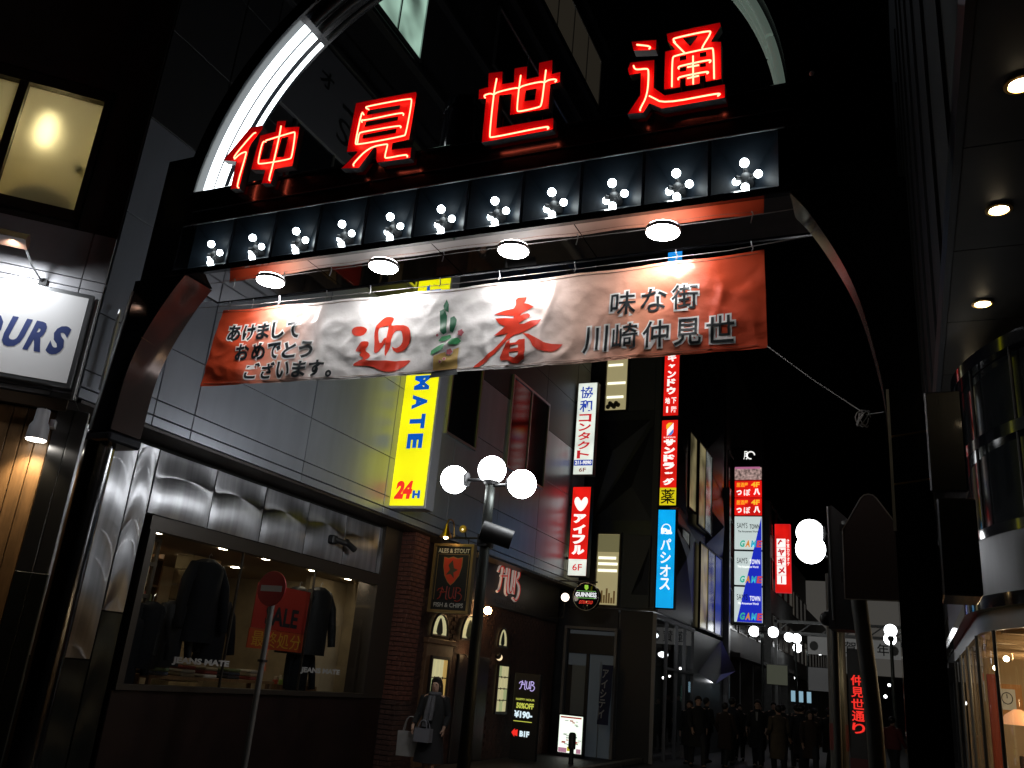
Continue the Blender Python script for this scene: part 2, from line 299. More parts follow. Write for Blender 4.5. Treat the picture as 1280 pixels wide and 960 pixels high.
BAMBOO = [[(-3.865,5.04),(-3.838,5.105),(-3.807,5.045),(-3.803,4.966),(-3.853,4.994)],[(-3.899,4.987),(-3.854,5.005),(-3.816,4.934),(-3.794,4.754),(-3.826,4.734),(-3.866,4.771)],[(-3.778,4.908),(-3.74,4.924),(-3.702,4.878),(-3.699,4.823),(-3.73,4.748),(-3.76,4.762)]]
LEAF = [[(-3.871,4.677),(-3.841,4.713),(-3.751,4.728),(-3.741,4.694),(-3.8,4.666),(-3.864,4.666)],[(-3.734,4.683),(-3.666,4.688),(-3.63,4.652),(-3.669,4.623),(-3.738,4.623),(-3.775,4.648)],[(-3.939,4.578),(-3.907,4.598),(-3.831,4.636),(-3.797,4.644),(-3.812,4.58),(-3.878,4.552),(-3.939,4.534)]]
GOLD = [(-3.903,4.521),(-3.648,4.589),(-3.64,4.373),(-3.895,4.374)]
BASE = [(-3.899,4.364),(-3.645,4.374),(-3.621,4.314),(-3.931,4.301)]
FLOWERS = [(-3.643,4.735,0.031),(-3.74,4.552,0.029),(-3.887,4.728,0.013),(-3.785,4.483,0.013),(-3.825,4.456,0.013)]

# ================================================================ THE GATE
gate = thing('street_gate', 'black glossy arched gate carrying red neon characters over the street', 'gate', (-3.66, 6.2, 0))
G0, G1, ZB = -6.86, -.50, 5.385          # beam ends and its underside
BX = 6.0                                  # front face
box('beam_core', GATE, gate, G0, G1, BX+.24, 6.70, ZB+.05, 6.30)
box('lower_edge', BLACKG, gate, G0, G1, BX-.01, BX+.055, ZB-.012, ZB+.055, ch=.008)
box('fascia', GATE, gate, G0, G1, BX-.005, BX+.24, 5.955, 6.335, ch=.008)
box('edge_trim', ALU, gate, G0+.15, G1-.16, BX-.018, BX-.006, 5.948, 5.958)
box('edge_trim', PANEL_D, gate, G0+.1, G1-.1, BX-.018, BX-.006, 6.115, 6.122)
box('top_cap', BLACKG, gate, G0, G1, BX-.03, 6.74, 6.336, 6.36, ch=.006)
box('rear_fascia', GATE, gate, G0, G1, 6.70, 6.73, ZB-.01, 6.335)
for a, b in zip((G0, -5.15, -3.77, -2.39), (-5.155, -3.775, -2.395, G1)):
    box('soffit_panel', MIRROR, gate, a, b-.004, BX+.06, 6.699, ZB, ZB+.04)
for x in (G0, G1-.012): box('beam_end', GATE, gate, x, x+.012, BX-.004, 6.73, ZB-.011, 6.334)
# eleven recessed reflector bays with four bulbs each
NB = 11; W = 5.96/NB
bay0 = None
for i in range(NB):
    xc = -6.66+W*(i+.5); o0 = Vector((xc, 6.0, 5.60))
    if bay0 is None:
        a = W/2-.012; zl, zh = 5.442-5.60, 5.945-5.60; h = .035; d = .17
        mb = MB()
        fr = [(-a, 0, zl), (a, 0, zl), (a, 0, zh), (-a, 0, zh)]; bk = [(-h, d, -h), (h, d, -h), (h, d, h), (-h, d, h)]
        mb.add(fr+bk, [(0, 1, 5, 4), (1, 2, 6, 5), (2, 3, 7, 6), (3, 0, 4, 7), (4, 5, 6, 7)])
        bay = mb.build('light_bay', BAY, local=True, recalc=False); bay.parent = gate
        f = MB().box(a, a+.012, -.012, .02, zl, zh).build('divider', BLACKG, local=True); f.parent = bay
        hub = MB().lathe((0, .085, 0), [(.0, .09), (.05, .09), (.05, -.02), (.035, -.04), (0, -.045)], 12, 'y')
        for dx, dz in ((0, 1), (0, -1), (1, 0), (-1, 0)):
            hub.tube([(dx*.03, .08, dz*.03), (dx*.075, .05, dz*.075)], .02, 8)
        hb = hub.build('lamp_holder', BLACKM, local=True); hb.parent = bay
        bu = None
        for dx, dz in ((0, 1), (0, -1), (1, 0), (-1, 0)):
            if bu is None:
                bu = MB().ball((0, 0, 0), .031, 16, 10).build('bulb', BULB, local=True)
                b = bu
            else:
                b = bu.copy(); COL.objects.link(b)
            b.parent = bay; b.location = (dx*(.10 if dx > 0 else .080), .105 if dx < 0 else (.0 if dz > 0 else .04), dz*.092+(-.012 if dz < 0 else 0)); b.scale = (1.15,)*3 if dz > 0 else (1, 1, 1)
        bay0 = bay
    else:
        bay = copy_tree(bay0, gate)
    bay.location = o0-gate.location
# four round downlights under the mirror soffit
dl0 = None
for x in (-5.83, -4.46, -3.08, -1.70):
    if dl0 is None:
        dl0 = MB().lathe((0, 0, 0), [(.150, .0), (.150, -.012), (.142, -.02), (.138, -.004)], 28).build('downlight', mat('downlight_rim', (.30, .29, .28), .4, metal=.6), local=True)
        q = MB().lathe((0, 0, 0), [(.137, -.010), (.137, -.026), (.10, -.036), (.0, -.040)], 28).build('lamp_glass', DOWN, local=True); q.parent = dl0
        dl0.parent = gate; d = dl0
    else: d = copy_tree(dl0, gate)
    d.location = Vector((x, 6.35, ZB))-gate.location
# legs: curved under the beam, then down
def leg(prof_in, prof_out, name):
    poly = prof_in+prof_out[::-1]
    mb = MB(); mb.prism(poly, lambda p: (p[0], 6.0, p[1]), lambda p: (p[0], 6.4, p[1]))
    return mb.build(name, BLACKG, gate)
Lin = smooth_line([(-6.66, 5.375), (-6.80, 5.20), (-6.99, 4.87), (-7.10, 4.62), (-7.18, 4.32), (-7.20, 3.72)], 2)
Lout = [(-7.36, 5.375), (-7.36, 4.9), (-7.40, 4.5), (-7.46, 3.9), (-7.49, 3.70)]
Rin = smooth_line([(-.63, 5.375), (-.50, 5.20), (-.30, 4.80), (-.18, 4.48), (-.10, 4.10), (-.035, 3.70), (-.03, 2.9), (-.03, 0)], 2)
Rout = [(.17, 5.375), (.18, 3.75), (.21, 2.8), (.22, 0)]
leg(Lin, Lout, 'leg'); leg(Rin, Rout, 'leg')
def ribbon(prof, off, m, name):
    mb = MB(); n = len(prof); v = []
    for i, (x, z) in enumerate(prof):
        v += [(x+off, 6.004, z), (x+off, 6.396, z)]
    mb.add(v, [(2*i, 2*i+1, 2*i+3, 2*i+2) for i in range(n-1)], True)
    v2 = [(x+off*.3, y, z) for (x, y, z) in v]
    return mb.build(name, m, gate, recalc=False)
ribbon(Lin, .006, LEGM, 'inner_cladding')
ribbon(Rin, -.006, LEGM, 'inner_cladding')
BRASS = mat('brass_and_reflection', (.75, .48, .16), .3, metal=1)  # metal of the brass lamps, shared by the reflection strips on the legs
mb = MB(); mb.tube([(-7.065, 6.0, 4.70), (-7.08, 6.4, 4.665)], .007, 6); mb.build('brass_and_reflection', BRASS, gate)  # gold reflection on the inner face, put in as a strip
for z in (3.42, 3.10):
    MB().tube([(-.03, 5.995, z), (.05, 5.993, z+.01), (.19, 5.995, z+.035)], .006, 6).build('brass_and_reflection', BRASS, gate)  # reflected gold lines on the right leg, added as strips
MB().prism([(-7.36, 5.25), (-7.335, 5.25), (-7.45, 3.72), (-7.49, 3.72)], lambda p: (p[0], 5.985, p[1]), lambda p: (p[0], 6.0, p[1])).build('edge_strip', ALU, gate)
MB().box(-.04, -.022, 5.985, 6.0, 2.80, 3.75).build('edge_strip', ALU, gate)
MB().tube([(-7.45, 6.14, 0), (-7.45, 6.14, 3.70)], .15, 24).build('lower_column', CHROME, gate)
box('base_plate', GATE, gate, -7.52, -7.17, 5.99, 6.41, 3.60, 3.70, ch=.02)
box('top_post', GATE, gate, -7.36, -6.862, 6.05, 6.65, 5.378, 6.9, ch=.01)
box('top_post', GATE, gate, -.498, .12, 6.05, 6.65, 5.378, 6.9, ch=.01)
box('utility_box', GATE, gate, .185, .40, 5.9, 6.4, 3.03, 3.69, ch=.01)
box('utility_box', GATE, gate, .215, .43, 5.9, 6.4, 2.40, 2.99, ch=.01)
MB().ball((-.45, 6.0, 6.42), .02, 8, 6).build('marker_lamp', WHITEP, gate)
# crown arch of curved fluorescent tubes behind the characters
def arc(y, rr, a0, a1, n=14): return [(-3.75-rr*math.cos(R(a0+(a1-a0)*k/n)), y, 6.22+rr*math.sin(R(a0+(a1-a0)*k/n))) for k in range(n+1)]
for y, rr, rad in ((6.17, 3.06, .046), (6.29, 3.04, .044), (6.42, 3.02, .026)):
    for a0, a1 in ((2, 12.7), (13.1, 21), (21.2, 47)):
        MB().tube(arc(y, rr, a0, a1), rad, 12).build('arch_tube', FLUO, gate)
    for a0, a1 in ((48.5, 66), (67, 88), (89, 110), (111, 130)):
        MB().tube(arc(y, rr, a0, a1), rad, 12).build('arch_tube', mat('dead_tube', (.03, .033, .032), .35), gate)
    for a0, a1 in ((131, 150), (150.6, 165), (165.6, 178)):
        MB().tube(arc(y, rr, a0, a1), rad*.8, 12).build('arch_tube', FLUD, gate)
A = MB(); pa = arc(6.3, 3.12, 0, 180, 60)
A.add([(x, y+dy, z) for x, y, z in pa for dy in (-.26, .26)], [(2*i, 2*i+1, 2*i+3, 2*i+2) for i in range(60)], True)
pb = arc(6.3, 3.30, 0, 180, 60)
A.add([(x, y+dy, z) for x, y, z in pb for dy in (-.26, .26)], [(2*i, 2*i+1, 2*i+3, 2*i+2) for i in range(60)], True)
for dy in (-.26, .26): A.add([(x, y+dy, z) for p, q in zip(pa, pb) for (x, y, z) in (p, q)], [(2*i, 2*i+1, 2*i+3, 2*i+2) for i in range(60)])
A.build('arch_channel', GATE, gate, recalc=False)
dr = MB().lathe((-4.05, 6.9, 6.36), [(.26, 0), (.26, 1.12), (.24, 1.16), (0, 1.16)], 28); dr.build('equipment_drum', BLACKG, gate)
MB().lathe((-4.05, 6.9, 7.36), [(.268, 0), (.268, .03)], 28).build('drum_band', CHROME, gate)
# neon characters standing on the beam
for ci in (3, 2, 1, 0):
    root = None
    for outer, holes in CHAN[ci]:
        V2, F2 = poly_holes(outer, holes)
        mb = MB(); mb.add([(x, 5.90, z) for x, z in V2], F2)
        o = mb.build('neon_character' if root is None else 'character_piece', CHANF, gate if root is None else root, recalc=False)
        sd = MB()
        for lp in [outer]+list(holes):
            n = len(lp)
            sd.add([(x, 5.893, z) for x, z in lp]+[(x, 5.975, z) for x, z in lp], [(i, (i+1) % n, n+(i+1) % n, n+i) for i in range(n)])
        sd.build('channel_side', CHANS, o if root is None else root, recalc=False)
        if root is None: root = o
    for t in TUBES[ci]:
        tt = smooth_line(t, 2)
        MB().tube([(x, 5.865, z) for x, z in tt], .0068, 8).build('neon_tube', NEON, root)
    xs = [p[0] for o_, _ in CHAN[ci] for p in o_]; zs = [p[1] for o_, _ in CHAN[ci] for p in o_]
    for k in (.25, .75):
        x = min(xs)+(max(xs)-min(xs))*k
        MB().tube([(x, 6.05, 6.34), (x, 6.05, min(zs)+.35)], .012, 6).build('support_rod', GATE, root)

# ================================================================ NEW YEAR BANNER
from mathutils import noise as NZ
def cloth(x, z):
    u = (x+6.65)/5.75; h = (5.22-z)/.87
    e = min(1, u*14, (1-u)*14)
    d = .010*math.sin(x*3.1+.4)+.006*math.sin(x*7.3+z*5)
    q = NZ.noise(Vector((x*1.6+z*1.1, z*2.2-x*.7, 3.1)))
    q2 = NZ.noise(Vector((x*3.9-z*2.6, z*4.4+x*1.3, 7.7)))
    q3 = NZ.noise(Vector((x*8.+z*9., z*6.-x*4., 1.7)))
    d += .035*(1-abs(q)*2)*.6+.020*(1-abs(q2)*2.4)*.7+.006*q3
    for fx, am in ((-6.05, .022), (-5.27, .030), (-4.31, .02), (-3.35, .016), (-2.79, .034), (-2.2, .018), (-1.3, .012)):
        d += am*math.exp(-((x-fx-.05*math.sin(z*7+fx))/.035)**2)*(.4+.6*h)
    top = math.exp(-h*h*60)
    return 6.585-d*(1-.75*top)*.62
def cz(x, z): return z-.035*math.sin(math.pi*max(0, min(1, (x+6.65)/5.75)))-.012*math.sin(math.pi*((x+6.65)/5.75)*7)**2*max(0, (z-4.35)/.87)
bann = thing('new_year_banner', 'long red and white fabric banner with new year greeting hung under the gate', 'banner', (-3.75, 6.57, 4.35))
nx, nz = 300, 46
vs = []; fs = []
for j in range(nz+1):
    for i in range(nx+1):
        h = j/nz; z = 4.345+.875*h; u = i/nx; x0 = -6.72+.10*h; x1 = -.885-.02*h; x = x0+(x1-x0)*u
        vs.append((x, cloth(x, z), cz(x, z)))
for j in range(nz):
    for i in range(nx):
        a = j*(nx+1)+i; fs.append((a, a+1, a+nx+2, a+nx+1))
BM = mat('banner_cloth', (.78, .77, .76), .36, bump=.30, bscale=9, spec=.5, coat=.06)
t = BM.node_tree; b = t.nodes['Principled BSDF']; tc = t.nodes.new('ShaderNodeTexCoord'); sx = t.nodes.new('ShaderNodeSeparateXYZ')
t.links.new(tc.outputs['Object'], sx.inputs[0]); mr = t.nodes.new('ShaderNodeMapRange')
mr.inputs['From Min'].default_value = -2.97; mr.inputs['From Max'].default_value = 2.87; t.links.new(sx.outputs[0], mr.inputs[0])
cr = t.nodes.new('ShaderNodeValToRGB'); t.links.new(mr.outputs[0], cr.inputs[0]); e = cr.color_ramp.elements
RED = (.72, .085, .03, 1); WH = (.80, .79, .78, 1)
e[0].position = 0; e[0].color = RED; e[1].position = .075; e[1].color = RED
for p, c in ((.17, (.78, .38, .27, 1)), (.26, WH), (.62, WH), (.72, (.80, .55, .45, 1)), (.82, (.76, .32, .20, 1)), (.93, RED)):
    k = e.new(p); k.color = c
t.links.new(cr.outputs[0], b.inputs['Base Color'])
mb = MB(); mb.add(vs, fs, True)
bc = mb.build('cloth', BM, bann, recalc=False)
for p in bc.data.polygons: pass
hem = MB()
for z, off in ((4.375, .004), (5.192, .004)):
    hem.tube([(-6.70+k*.029*2, cloth(-6.70+k*.058, z)-off, cz(-6.70+k*.058, z)) for k in range(100)], .0022, 4)
hem.build('stitched_hem', mat('hem_thread', (.30, .16, .12), .8), bann)
def on_cloth(name, m, data, off, parent):
    V, F = data; mb = MB(); mb.add([(x, cloth(x, z)-off, cz(x, z)) for x, z in V], F, True)
    return mb.build(name, m, parent, recalc=False)
def subdiv2(data, cut=.02):
    V, F = data; bm = bmesh.new(); vv = [bm.verts.new((x, y, 0)) for x, y in V]
    for f in F:
        try: bm.faces.new([vv[i] for i in f])
        except ValueError: pass
    xs = [v[0] for v in V]; ys = [v[1] for v in V]
    for ax, a, b_ in ((0, min(xs), max(xs)), (1, min(ys), max(ys))):
        k = math.floor(a/cut)+1
        while k*cut < b_:
            co = [0, 0, 0]; co[ax] = k*cut; no = [0, 0, 0]; no[ax] = 1
            bmesh.ops.bisect_plane(bm, geom=bm.verts[:]+bm.edges[:]+bm.faces[:], plane_co=co, plane_no=no); k += 1
    bm.verts.index_update(); r = ([(v.co.x, v.co.y) for v in bm.verts], [tuple(v.index for v in f.verts) for f in bm.faces]); bm.free(); return r
INKW = mat('banner_white_ink', (.85, .83, .81), .45); INKB = mat('banner_black_ink', (.012, .018, .022), .4); INKR = mat('banner_red_ink', (.70, .045, .018), .4)
for s, x0, x1, z0, z1, bo in (('あけまして', -6.49, -5.50, 4.835, 5.02, .032), ('おめでとう', -6.33, -5.30, 4.605, 4.79, .032), ('ございます。', -6.15, -4.93, 4.385, 4.565, .03),
                         ('味な街', -2.22, -1.42, 4.755, 4.98, .008), ('川崎仲見世', -2.46, -1.12, 4.43, 4.67, .008)):
    n = len(s); w_ = (x1-x0)/n
    for bold, m, off, g in ((bo+.065, INKW, .0028, .015), (bo, INKB, .0048, 0)):
        ds = []
        for i, ch in enumerate(s):
            a = x0+i*w_+w_*.08; c = x0+(i+1)*w_-w_*.08; zz0, zz1 = z0, z1
            if ch == '。': a, c, zz0, zz1 = a, a+.07, z0, z0+.075
            if ch == '川': zz0 -= .01
            dz = (i-n/2)*-.004
            ds.append(fit(ch, a-g, c+g, zz0-g+dz, zz1+g+dz, bold))
        on_cloth('greeting_text' if x0 < -4 else 'street_name_text', m, subdiv2(join2(*ds)), off, bann)
for lp in GEI: on_cloth('brush_character', INKR, poly_holes(smooth_loop(lp, 1), (), .02), .0035, bann)
for o_, hs in HARU: on_cloth('brush_character', INKR, poly_holes(o_, hs, .02), .0035, bann)
GR = mat('bamboo_green', (.01, .13, .06), .4); LG = mat('pine_green', (.06, .33, .13), .4); GO = mat('straw_gold', (.62, .42, .13), .4); PK = mat('plum_pink', (.62, .16, .20), .4)
for lp in BAMBOO: on_cloth('bamboo_print', GR, poly_holes(lp, (), .02), .0035, bann)
on_cloth('straw_print', GO, poly_holes(GOLD, (), .02), .0035, bann)
on_cloth('base_print', INKB, poly_holes(BASE, (), .02), .0035, bann)
for lp in LEAF: on_cloth('pine_print', LG, poly_holes(lp, (), .02), .0055, bann)
for x, z, r in FLOWERS:
    on_cloth('plum_print', INKW, poly_holes([(x+r*1.35*math.cos(k*.5236), z+r*1.35*math.sin(k*.5236)) for k in range(12)], (), .02), .007, bann)
    on_cloth('plum_print', PK, poly_holes([(x+r*(1+.18*math.cos(5*k*.314))*math.cos(k*.314), z+r*(1+.18*math.cos(5*k*.314))*math.sin(k*.314)) for k in range(20)], (), .02), .009, bann)
STRING = mat('grey_cord', (.35, .34, .33), .7)
MB().tube([(-6.95, 6.5, 5.24), (-6.2, 6.56, 5.235), (-3.7, 6.57, 5.22), (-1.2, 6.56, 5.235), (-.55, 6.5, 5.25)], .004, 5).build('top_cord', STRING, bann)
for x in (-6.52, -6.2, -5.85, -5.25, -4.72, -3.93, -3.3, -2.55, -1.63, -1.0):
    MB().tube([(x, 6.55, 5.195), (x+.012, 6.55, 5.225), (x, 6.56, 5.26), (x-.008, 6.56, 5.30)], .006, 5).build('hanging_hook', ALU, bann)
mb = MB(); mb.tube([(-.885, 6.56, 4.352), (-.55, 6.45, 4.02), (-.20, 6.32, 3.70)], .004, 5)
for k in range(5):
    mb.tube([(-.20+.05*math.cos(a)*(1-.1*k), 6.3+.015*k, 3.655+.055*math.sin(a+k)) for a in [j*.6 for j in range(9)]], .004, 5)
mb.tube([(-.18, 6.32, 3.68), (-.06, 6.25, 3.675)], .004, 5)
mb.build('tie_cord', STRING, bann)

# ================================================================ CORNER BUILDING (clothes shop below, grey panels above)
FX, PXX = -8.5, -8.0
bld = thing('corner_building', 'grey panelled building with a clothes shop window on its ground floor', 'building', (-9, 10, 0))
box('upper_wall', DARKWALL, bld, -14, -8.05, 6.3, 22.45, 4.16, 27)
box('soffit', mat('soffit_brown', (.035, .026, .022), .5), bld, -8.6, -8.03, 6.25, 22.4, 4.115, 4.15)
HZ = [4.15, 4.27, 4.47, 5.14, 6.43, 7.72, 9.01, 10.3, 11.59]
HY = [6.17, 7.22, 7.85, 10.13, 12.41, 14.69, 16.97, 19.25, 21.4, 22.44]
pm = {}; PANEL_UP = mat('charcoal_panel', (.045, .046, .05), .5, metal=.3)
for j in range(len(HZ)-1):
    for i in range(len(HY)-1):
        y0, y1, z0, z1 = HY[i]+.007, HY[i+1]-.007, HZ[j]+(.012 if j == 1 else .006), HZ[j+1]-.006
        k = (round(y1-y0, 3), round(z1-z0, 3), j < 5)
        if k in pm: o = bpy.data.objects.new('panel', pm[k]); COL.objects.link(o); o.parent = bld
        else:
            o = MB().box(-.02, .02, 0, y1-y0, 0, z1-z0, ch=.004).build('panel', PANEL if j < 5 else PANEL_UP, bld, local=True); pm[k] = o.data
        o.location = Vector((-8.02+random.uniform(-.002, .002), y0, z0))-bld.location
for z, m in ((11.05, PANEL_D), (12.5, PANEL_D), (14.6, PANEL_D), (17.4, PANEL_D), (18.6, PANEL_D), (21.5, PANEL_D)):
    box('ledge', m, bld, -8.06, -7.9, 6.3, 22.4, z-.05, z+.05, ch=.01)
def window(p, y0, y1, z0, z1, glassm, x=-8.0, n=2, fr=.05, framem=ALU, proud=.05):
    mb = MB()
    mb.box(x-.02, x+proud, y0, y1, z0-fr, z0); mb.box(x-.02, x+proud, y0, y1, z1, z1+fr)
    mb.box(x-.02, x+proud, y0-fr, y0, z0-fr, z1+fr); mb.box(x-.02, x+proud, y1, y1+fr, z0-fr, z1+fr)
    for i in range(1, n): q = y0+(y1-y0)*i/n; mb.box(x-.02, x+proud-.005, q-.02, q+.02, z0, z1)
    f = mb.build('window', framem, p)
    for i in range(n):
        a = y0+(y1-y0)*i/n+(.022 if i else .002); c = y0+(y1-y0)*(i+1)/n-(.022 if i < n-1 else .002)
        MB().box(x-.015, x+.022, a, c, z0+.002, z1-.002).build('pane', glassm[i % len(glassm)] if isinstance(glassm, list) else glassm, f)
    return f
GREENLIT = mat('frosted_lit_pane', (.3, .35, .32), .5, emit=(.55, .85, .68), strength=.42)
tt = GREENLIT.node_tree
def patchy(m, sc, lo, hi, col, axis=(1, 1, 1), col2=None):
    """uneven brightness of a lamp behind frosted glass"""
    t = m.node_tree; b = t.nodes['Principled BSDF']; tc = t.nodes.new('ShaderNodeTexCoord'); mp = t.nodes.new('ShaderNodeMapping'); mp.inputs['Scale'].default_value = axis
    n = t.nodes.new('ShaderNodeTexNoise'); n.inputs['Scale'].default_value = sc; n.inputs['Detail'].default_value = 2
    r = t.nodes.new('ShaderNodeMapRange'); r.inputs['From Min'].default_value = .35; r.inputs['From Max'].default_value = .65; r.inputs['To Min'].default_value = lo; r.inputs['To Max'].default_value = hi
    t.links.new(tc.outputs['Object'], mp.inputs[0]); t.links.new(mp.outputs[0], n.inputs[0]); t.links.new(n.outputs[0], r.inputs[0]); t.links.new(r.outputs[0], b.inputs['Emission Strength'])
    return m
patchy(GREENLIT, 1.1, .12, .62, None)
window(bld, 9.86, 11.5, 12.78, 14.5, GREENLIT, n=2, fr=.06)
window(bld, 14.25, 15.5, 6.14, 8.3, GLASSD, n=1)
window(bld, 17.15, 19.35, 6.2, 8.3, GLASSD, n=2)
window(bld, 8.6, 12.4, 8.4, 9.9, GLASSD, n=4)
DIM = mat('dim_window', (.04, .035, .03), .1, emit=(.5, .42, .3), strength=.03)
window(bld, 16.6, 21.5, 18.9, 20.6, DIM, n=4)
window(bld, 14.5, 21.5, 15.0, 16.6, GLASSD, n=4)
window(bld, 14.6, 18, 12.7, 14.2, GLASSD, n=3)
# signboard high on the wall
sb = box('wall_signboard', mat('old_signboard', (.10, .105, .12), .5), bld, -8.0, -7.93, 8.1, 10.5, 9.35, 10.95, ch=.01)
for dat in (fit('オ', 8.85, 9.2, 10.25, 10.55, .02), fit('ー', 9.5, 9.8, 10.23, 10.31, .02), fit('S', 9.46, 9.8, 9.62, 10.05, .0)): letter('sign_character', BLACKINK, sb, dat, (-7.925, 0, 0), (0, 1, 0))
SEAM = BLACKM
# ground floor steel cladding
def steel_panel(y0, y1, z0, z1, bulge=.022, m=STEEL, nz=14, ny=14, ydents=0):
    vs = []; fs = []; rnd = random.random()*9
    for j in range(nz+1):
        for i in range(ny+1):
            u, v = i/ny, j/nz; y = y0+(y1-y0)*u; z = z0+(z1-z0)*v
            k_ = .12+.13*(1-(2*u-1)**2)+.03*NZ.noise(Vector((y*1.1, rnd, .3)))
            d = bulge*(1.0*math.cos(2*math.pi*(v-k_)/(1.55 if z1-z0 < 1 else .46))+.35*NZ.noise(Vector((y*1.3, z*1.2, rnd))))*min(1, 8*u+.3, 8*(1-u)+.3)
            vs.append((FX-.03+d, y, z))
    for j in range(nz):
        for i in range(ny):
            a = j*(ny+1)+i; fs.append((a, a+1, a+ny+2, a+ny+1))
    mb = MB(); mb.add(vs, fs, True)
    # folded rims
    mb.add([(FX-.03, y0, z0), (FX-.03, y0, z1), (FX-.06, y0, z1), (FX-.06, y0, z0)], [(0, 1, 2, 3)]); mb.add([(FX-.03, y1, z0), (FX-.03, y1, z1), (FX-.06, y1, z1), (FX-.06, y1, z0)], [(0, 1, 2, 3)])
    return mb.build('steel_panel', m, bld, recalc=False)
for i in range(6): steel_panel(7.93+1.064*i+.008, 7.93+1.064*(i+1)-.008, 3.26, 4.06, .022, nz=24)
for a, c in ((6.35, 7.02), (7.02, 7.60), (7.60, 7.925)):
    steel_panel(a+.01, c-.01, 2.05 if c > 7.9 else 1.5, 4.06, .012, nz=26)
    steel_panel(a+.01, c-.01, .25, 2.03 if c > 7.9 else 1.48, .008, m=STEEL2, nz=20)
box('cladding_backing', JOINT, bld, -8.75, -8.57, 6.3, 7.95, 0, 4.11)
box('cladding_backing', JOINT, bld, -8.75, -8.57, 7.951, 13.92, 3.24, 4.11)
box('base_wall', mat('dark_red_stone', (.018, .009, .008), .35, noise=.3, nscale=3), bld, -8.72, -8.49, 7.96, 13.93, 0, 1.18, ch=.01)
box('end_pier', FRAME, bld, -8.9, -8.47, 13.35, 13.93, 1.181, 4.11)
wf = MB()
wf.box(-8.62, -8.44, 7.97, 13.34, 1.185, 1.25); wf.box(-8.62, -8.46, 7.97, 13.34, 3.06, 3.235)
wf.box(-8.62, -8.44, 7.97, 8.07, 1.251, 3.059); wf.box(-8.62, -8.46, 13.28, 13.34, 1.251, 3.059)
wfo = wf.build('shop_window_frame', FRAME, bld)
GLS = mat('shop_glass', (1, 1, 1), .0, trans=1, spec=.5); GLS.node_tree.nodes['Principled BSDF'].inputs['IOR'].default_value = 1.12
# a clear pane: mostly transparent, mirrors the street a little
def clear_glass(name, refl=.07):
    m = bpy.data.materials.new(name); m.use_nodes = True; t = m.node_tree; t.nodes.clear()
    o = t.nodes.new('ShaderNodeOutputMaterial'); a = t.nodes.new('ShaderNodeBsdfTransparent'); g = t.nodes.new('ShaderNodeBsdfGlossy'); g.inputs['Roughness'].default_value = .0
    x = t.nodes.new('ShaderNodeMixShader'); ge = t.nodes.new('ShaderNodeNewGeometry')
    dt = t.nodes.new('ShaderNodeVectorMath'); dt.operation = 'DOT_PRODUCT'; t.links.new(ge.outputs['Incoming'], dt.inputs[0]); t.links.new(ge.outputs['Normal'], dt.inputs[1])
    def mth(op, a, b=None):
        q = t.nodes.new('ShaderNodeMath'); q.operation = op; q.use_clamp = op == 'ADD'
        for i_, v_ in enumerate((a, b)):
            if v_ is None: continue
            if isinstance(v_, (int, float)): q.inputs[i_].default_value = v_
            else: t.links.new(v_, q.inputs[i_])
        return q.outputs[0]
    sch = mth('MULTIPLY', mth('POWER', mth('SUBTRACT', 1.0, mth('ABSOLUTE', dt.outputs['Value'])), 5.0), .92)   # Schlick's law
    ad = t.nodes.new('ShaderNodeMath'); ad.operation = 'ADD'; ad.inputs[1].default_value = refl; ad.use_clamp = True
    t.links.new(sch, ad.inputs[0]); t.links.new(ad.outputs[0], x.inputs[0]); t.links.new(a.outputs[0], x.inputs[1]); t.links.new(g.outputs[0], x.inputs[2]); t.links.new(x.outputs[0], o.inputs[0])
    a.inputs[0].default_value = (.93, .95, .95, 1); return m
CG = clear_glass('clear_shop_glass', .09)
for a, c in ((8.07, 9.80), (9.80, 11.53), (11.53, 13.28)):
    MB().add([(-8.5, a+.004, 1.25), (-8.5, c-.004, 1.25), (-8.5, c-.004, 3.06), (-8.5, a+.004, 3.06)], [(0, 1, 2, 3)]).build('glass_pane', CG, wfo, recalc=False)
for y in (9.80, 11.53): box('glazing_bar', FRAME, wfo, -8.54, -8.51, y-.012, y+.012, 1.25, 3.06)
LETW = mat('window_vinyl', (.40, .40, .40), .5)
def yletter(name, m, p, s, y0, y1, z0, z1, x, bold=.02, shear=0): return letter(name, m, p, fit(s, y0, y1, z0, z1, bold, shear=shear), (x, 0, 0), (0, 1, 0))
yletter('window_lettering', LETW, wfo, 'JEANS MATE', 8.82, 9.88, 1.50, 1.60, -8.492, .05)
yletter('window_lettering', LETW, wfo, 'JEANS MATE', 11.50, 12.55, 1.50, 1.60, -8.492, .05)
# shop interior
INT = mat('shop_wall_cream', (.34, .27, .17), .8, noise=.15, nscale=4); SHF = mat('shop_floor', (.12, .085, .05), .5)
it = MB()
it.box(-12.6, -12.5, 7.9, 14.0, .4, 3.5); it.box(-12.5, -8.72, 7.85, 7.95, .4, 3.5); it.box(-12.5, -8.72, 13.9, 14.0, .4, 3.5)
it.build('shop_wall', INT, bld)
box('shop_ceiling', mat('shop_ceiling_tan', (.30, .22, .13), .8), bld, -12.5, -8.73, 7.95, 13.9, 3.12, 3.2)
box('shop_floor', SHF, bld, -12.5, -8.73, 7.95, 13.9, .9, 1.0)
s0 = None
for y in (8.58, 9.86, 10.83, 12.04, 13.1):
    for x in (-8.95, -10.6):
        if s0 is None: s0 = MB().lathe((0, 0, 0), [(.07, 0), (.07, -.008), (0, -.012)], 16).build('ceiling_spot', WARMS, bld, local=True); o = s0
        else: o = s0.copy(); COL.objects.link(o)
        o.location = Vector((x, y, 3.118))-bld.location
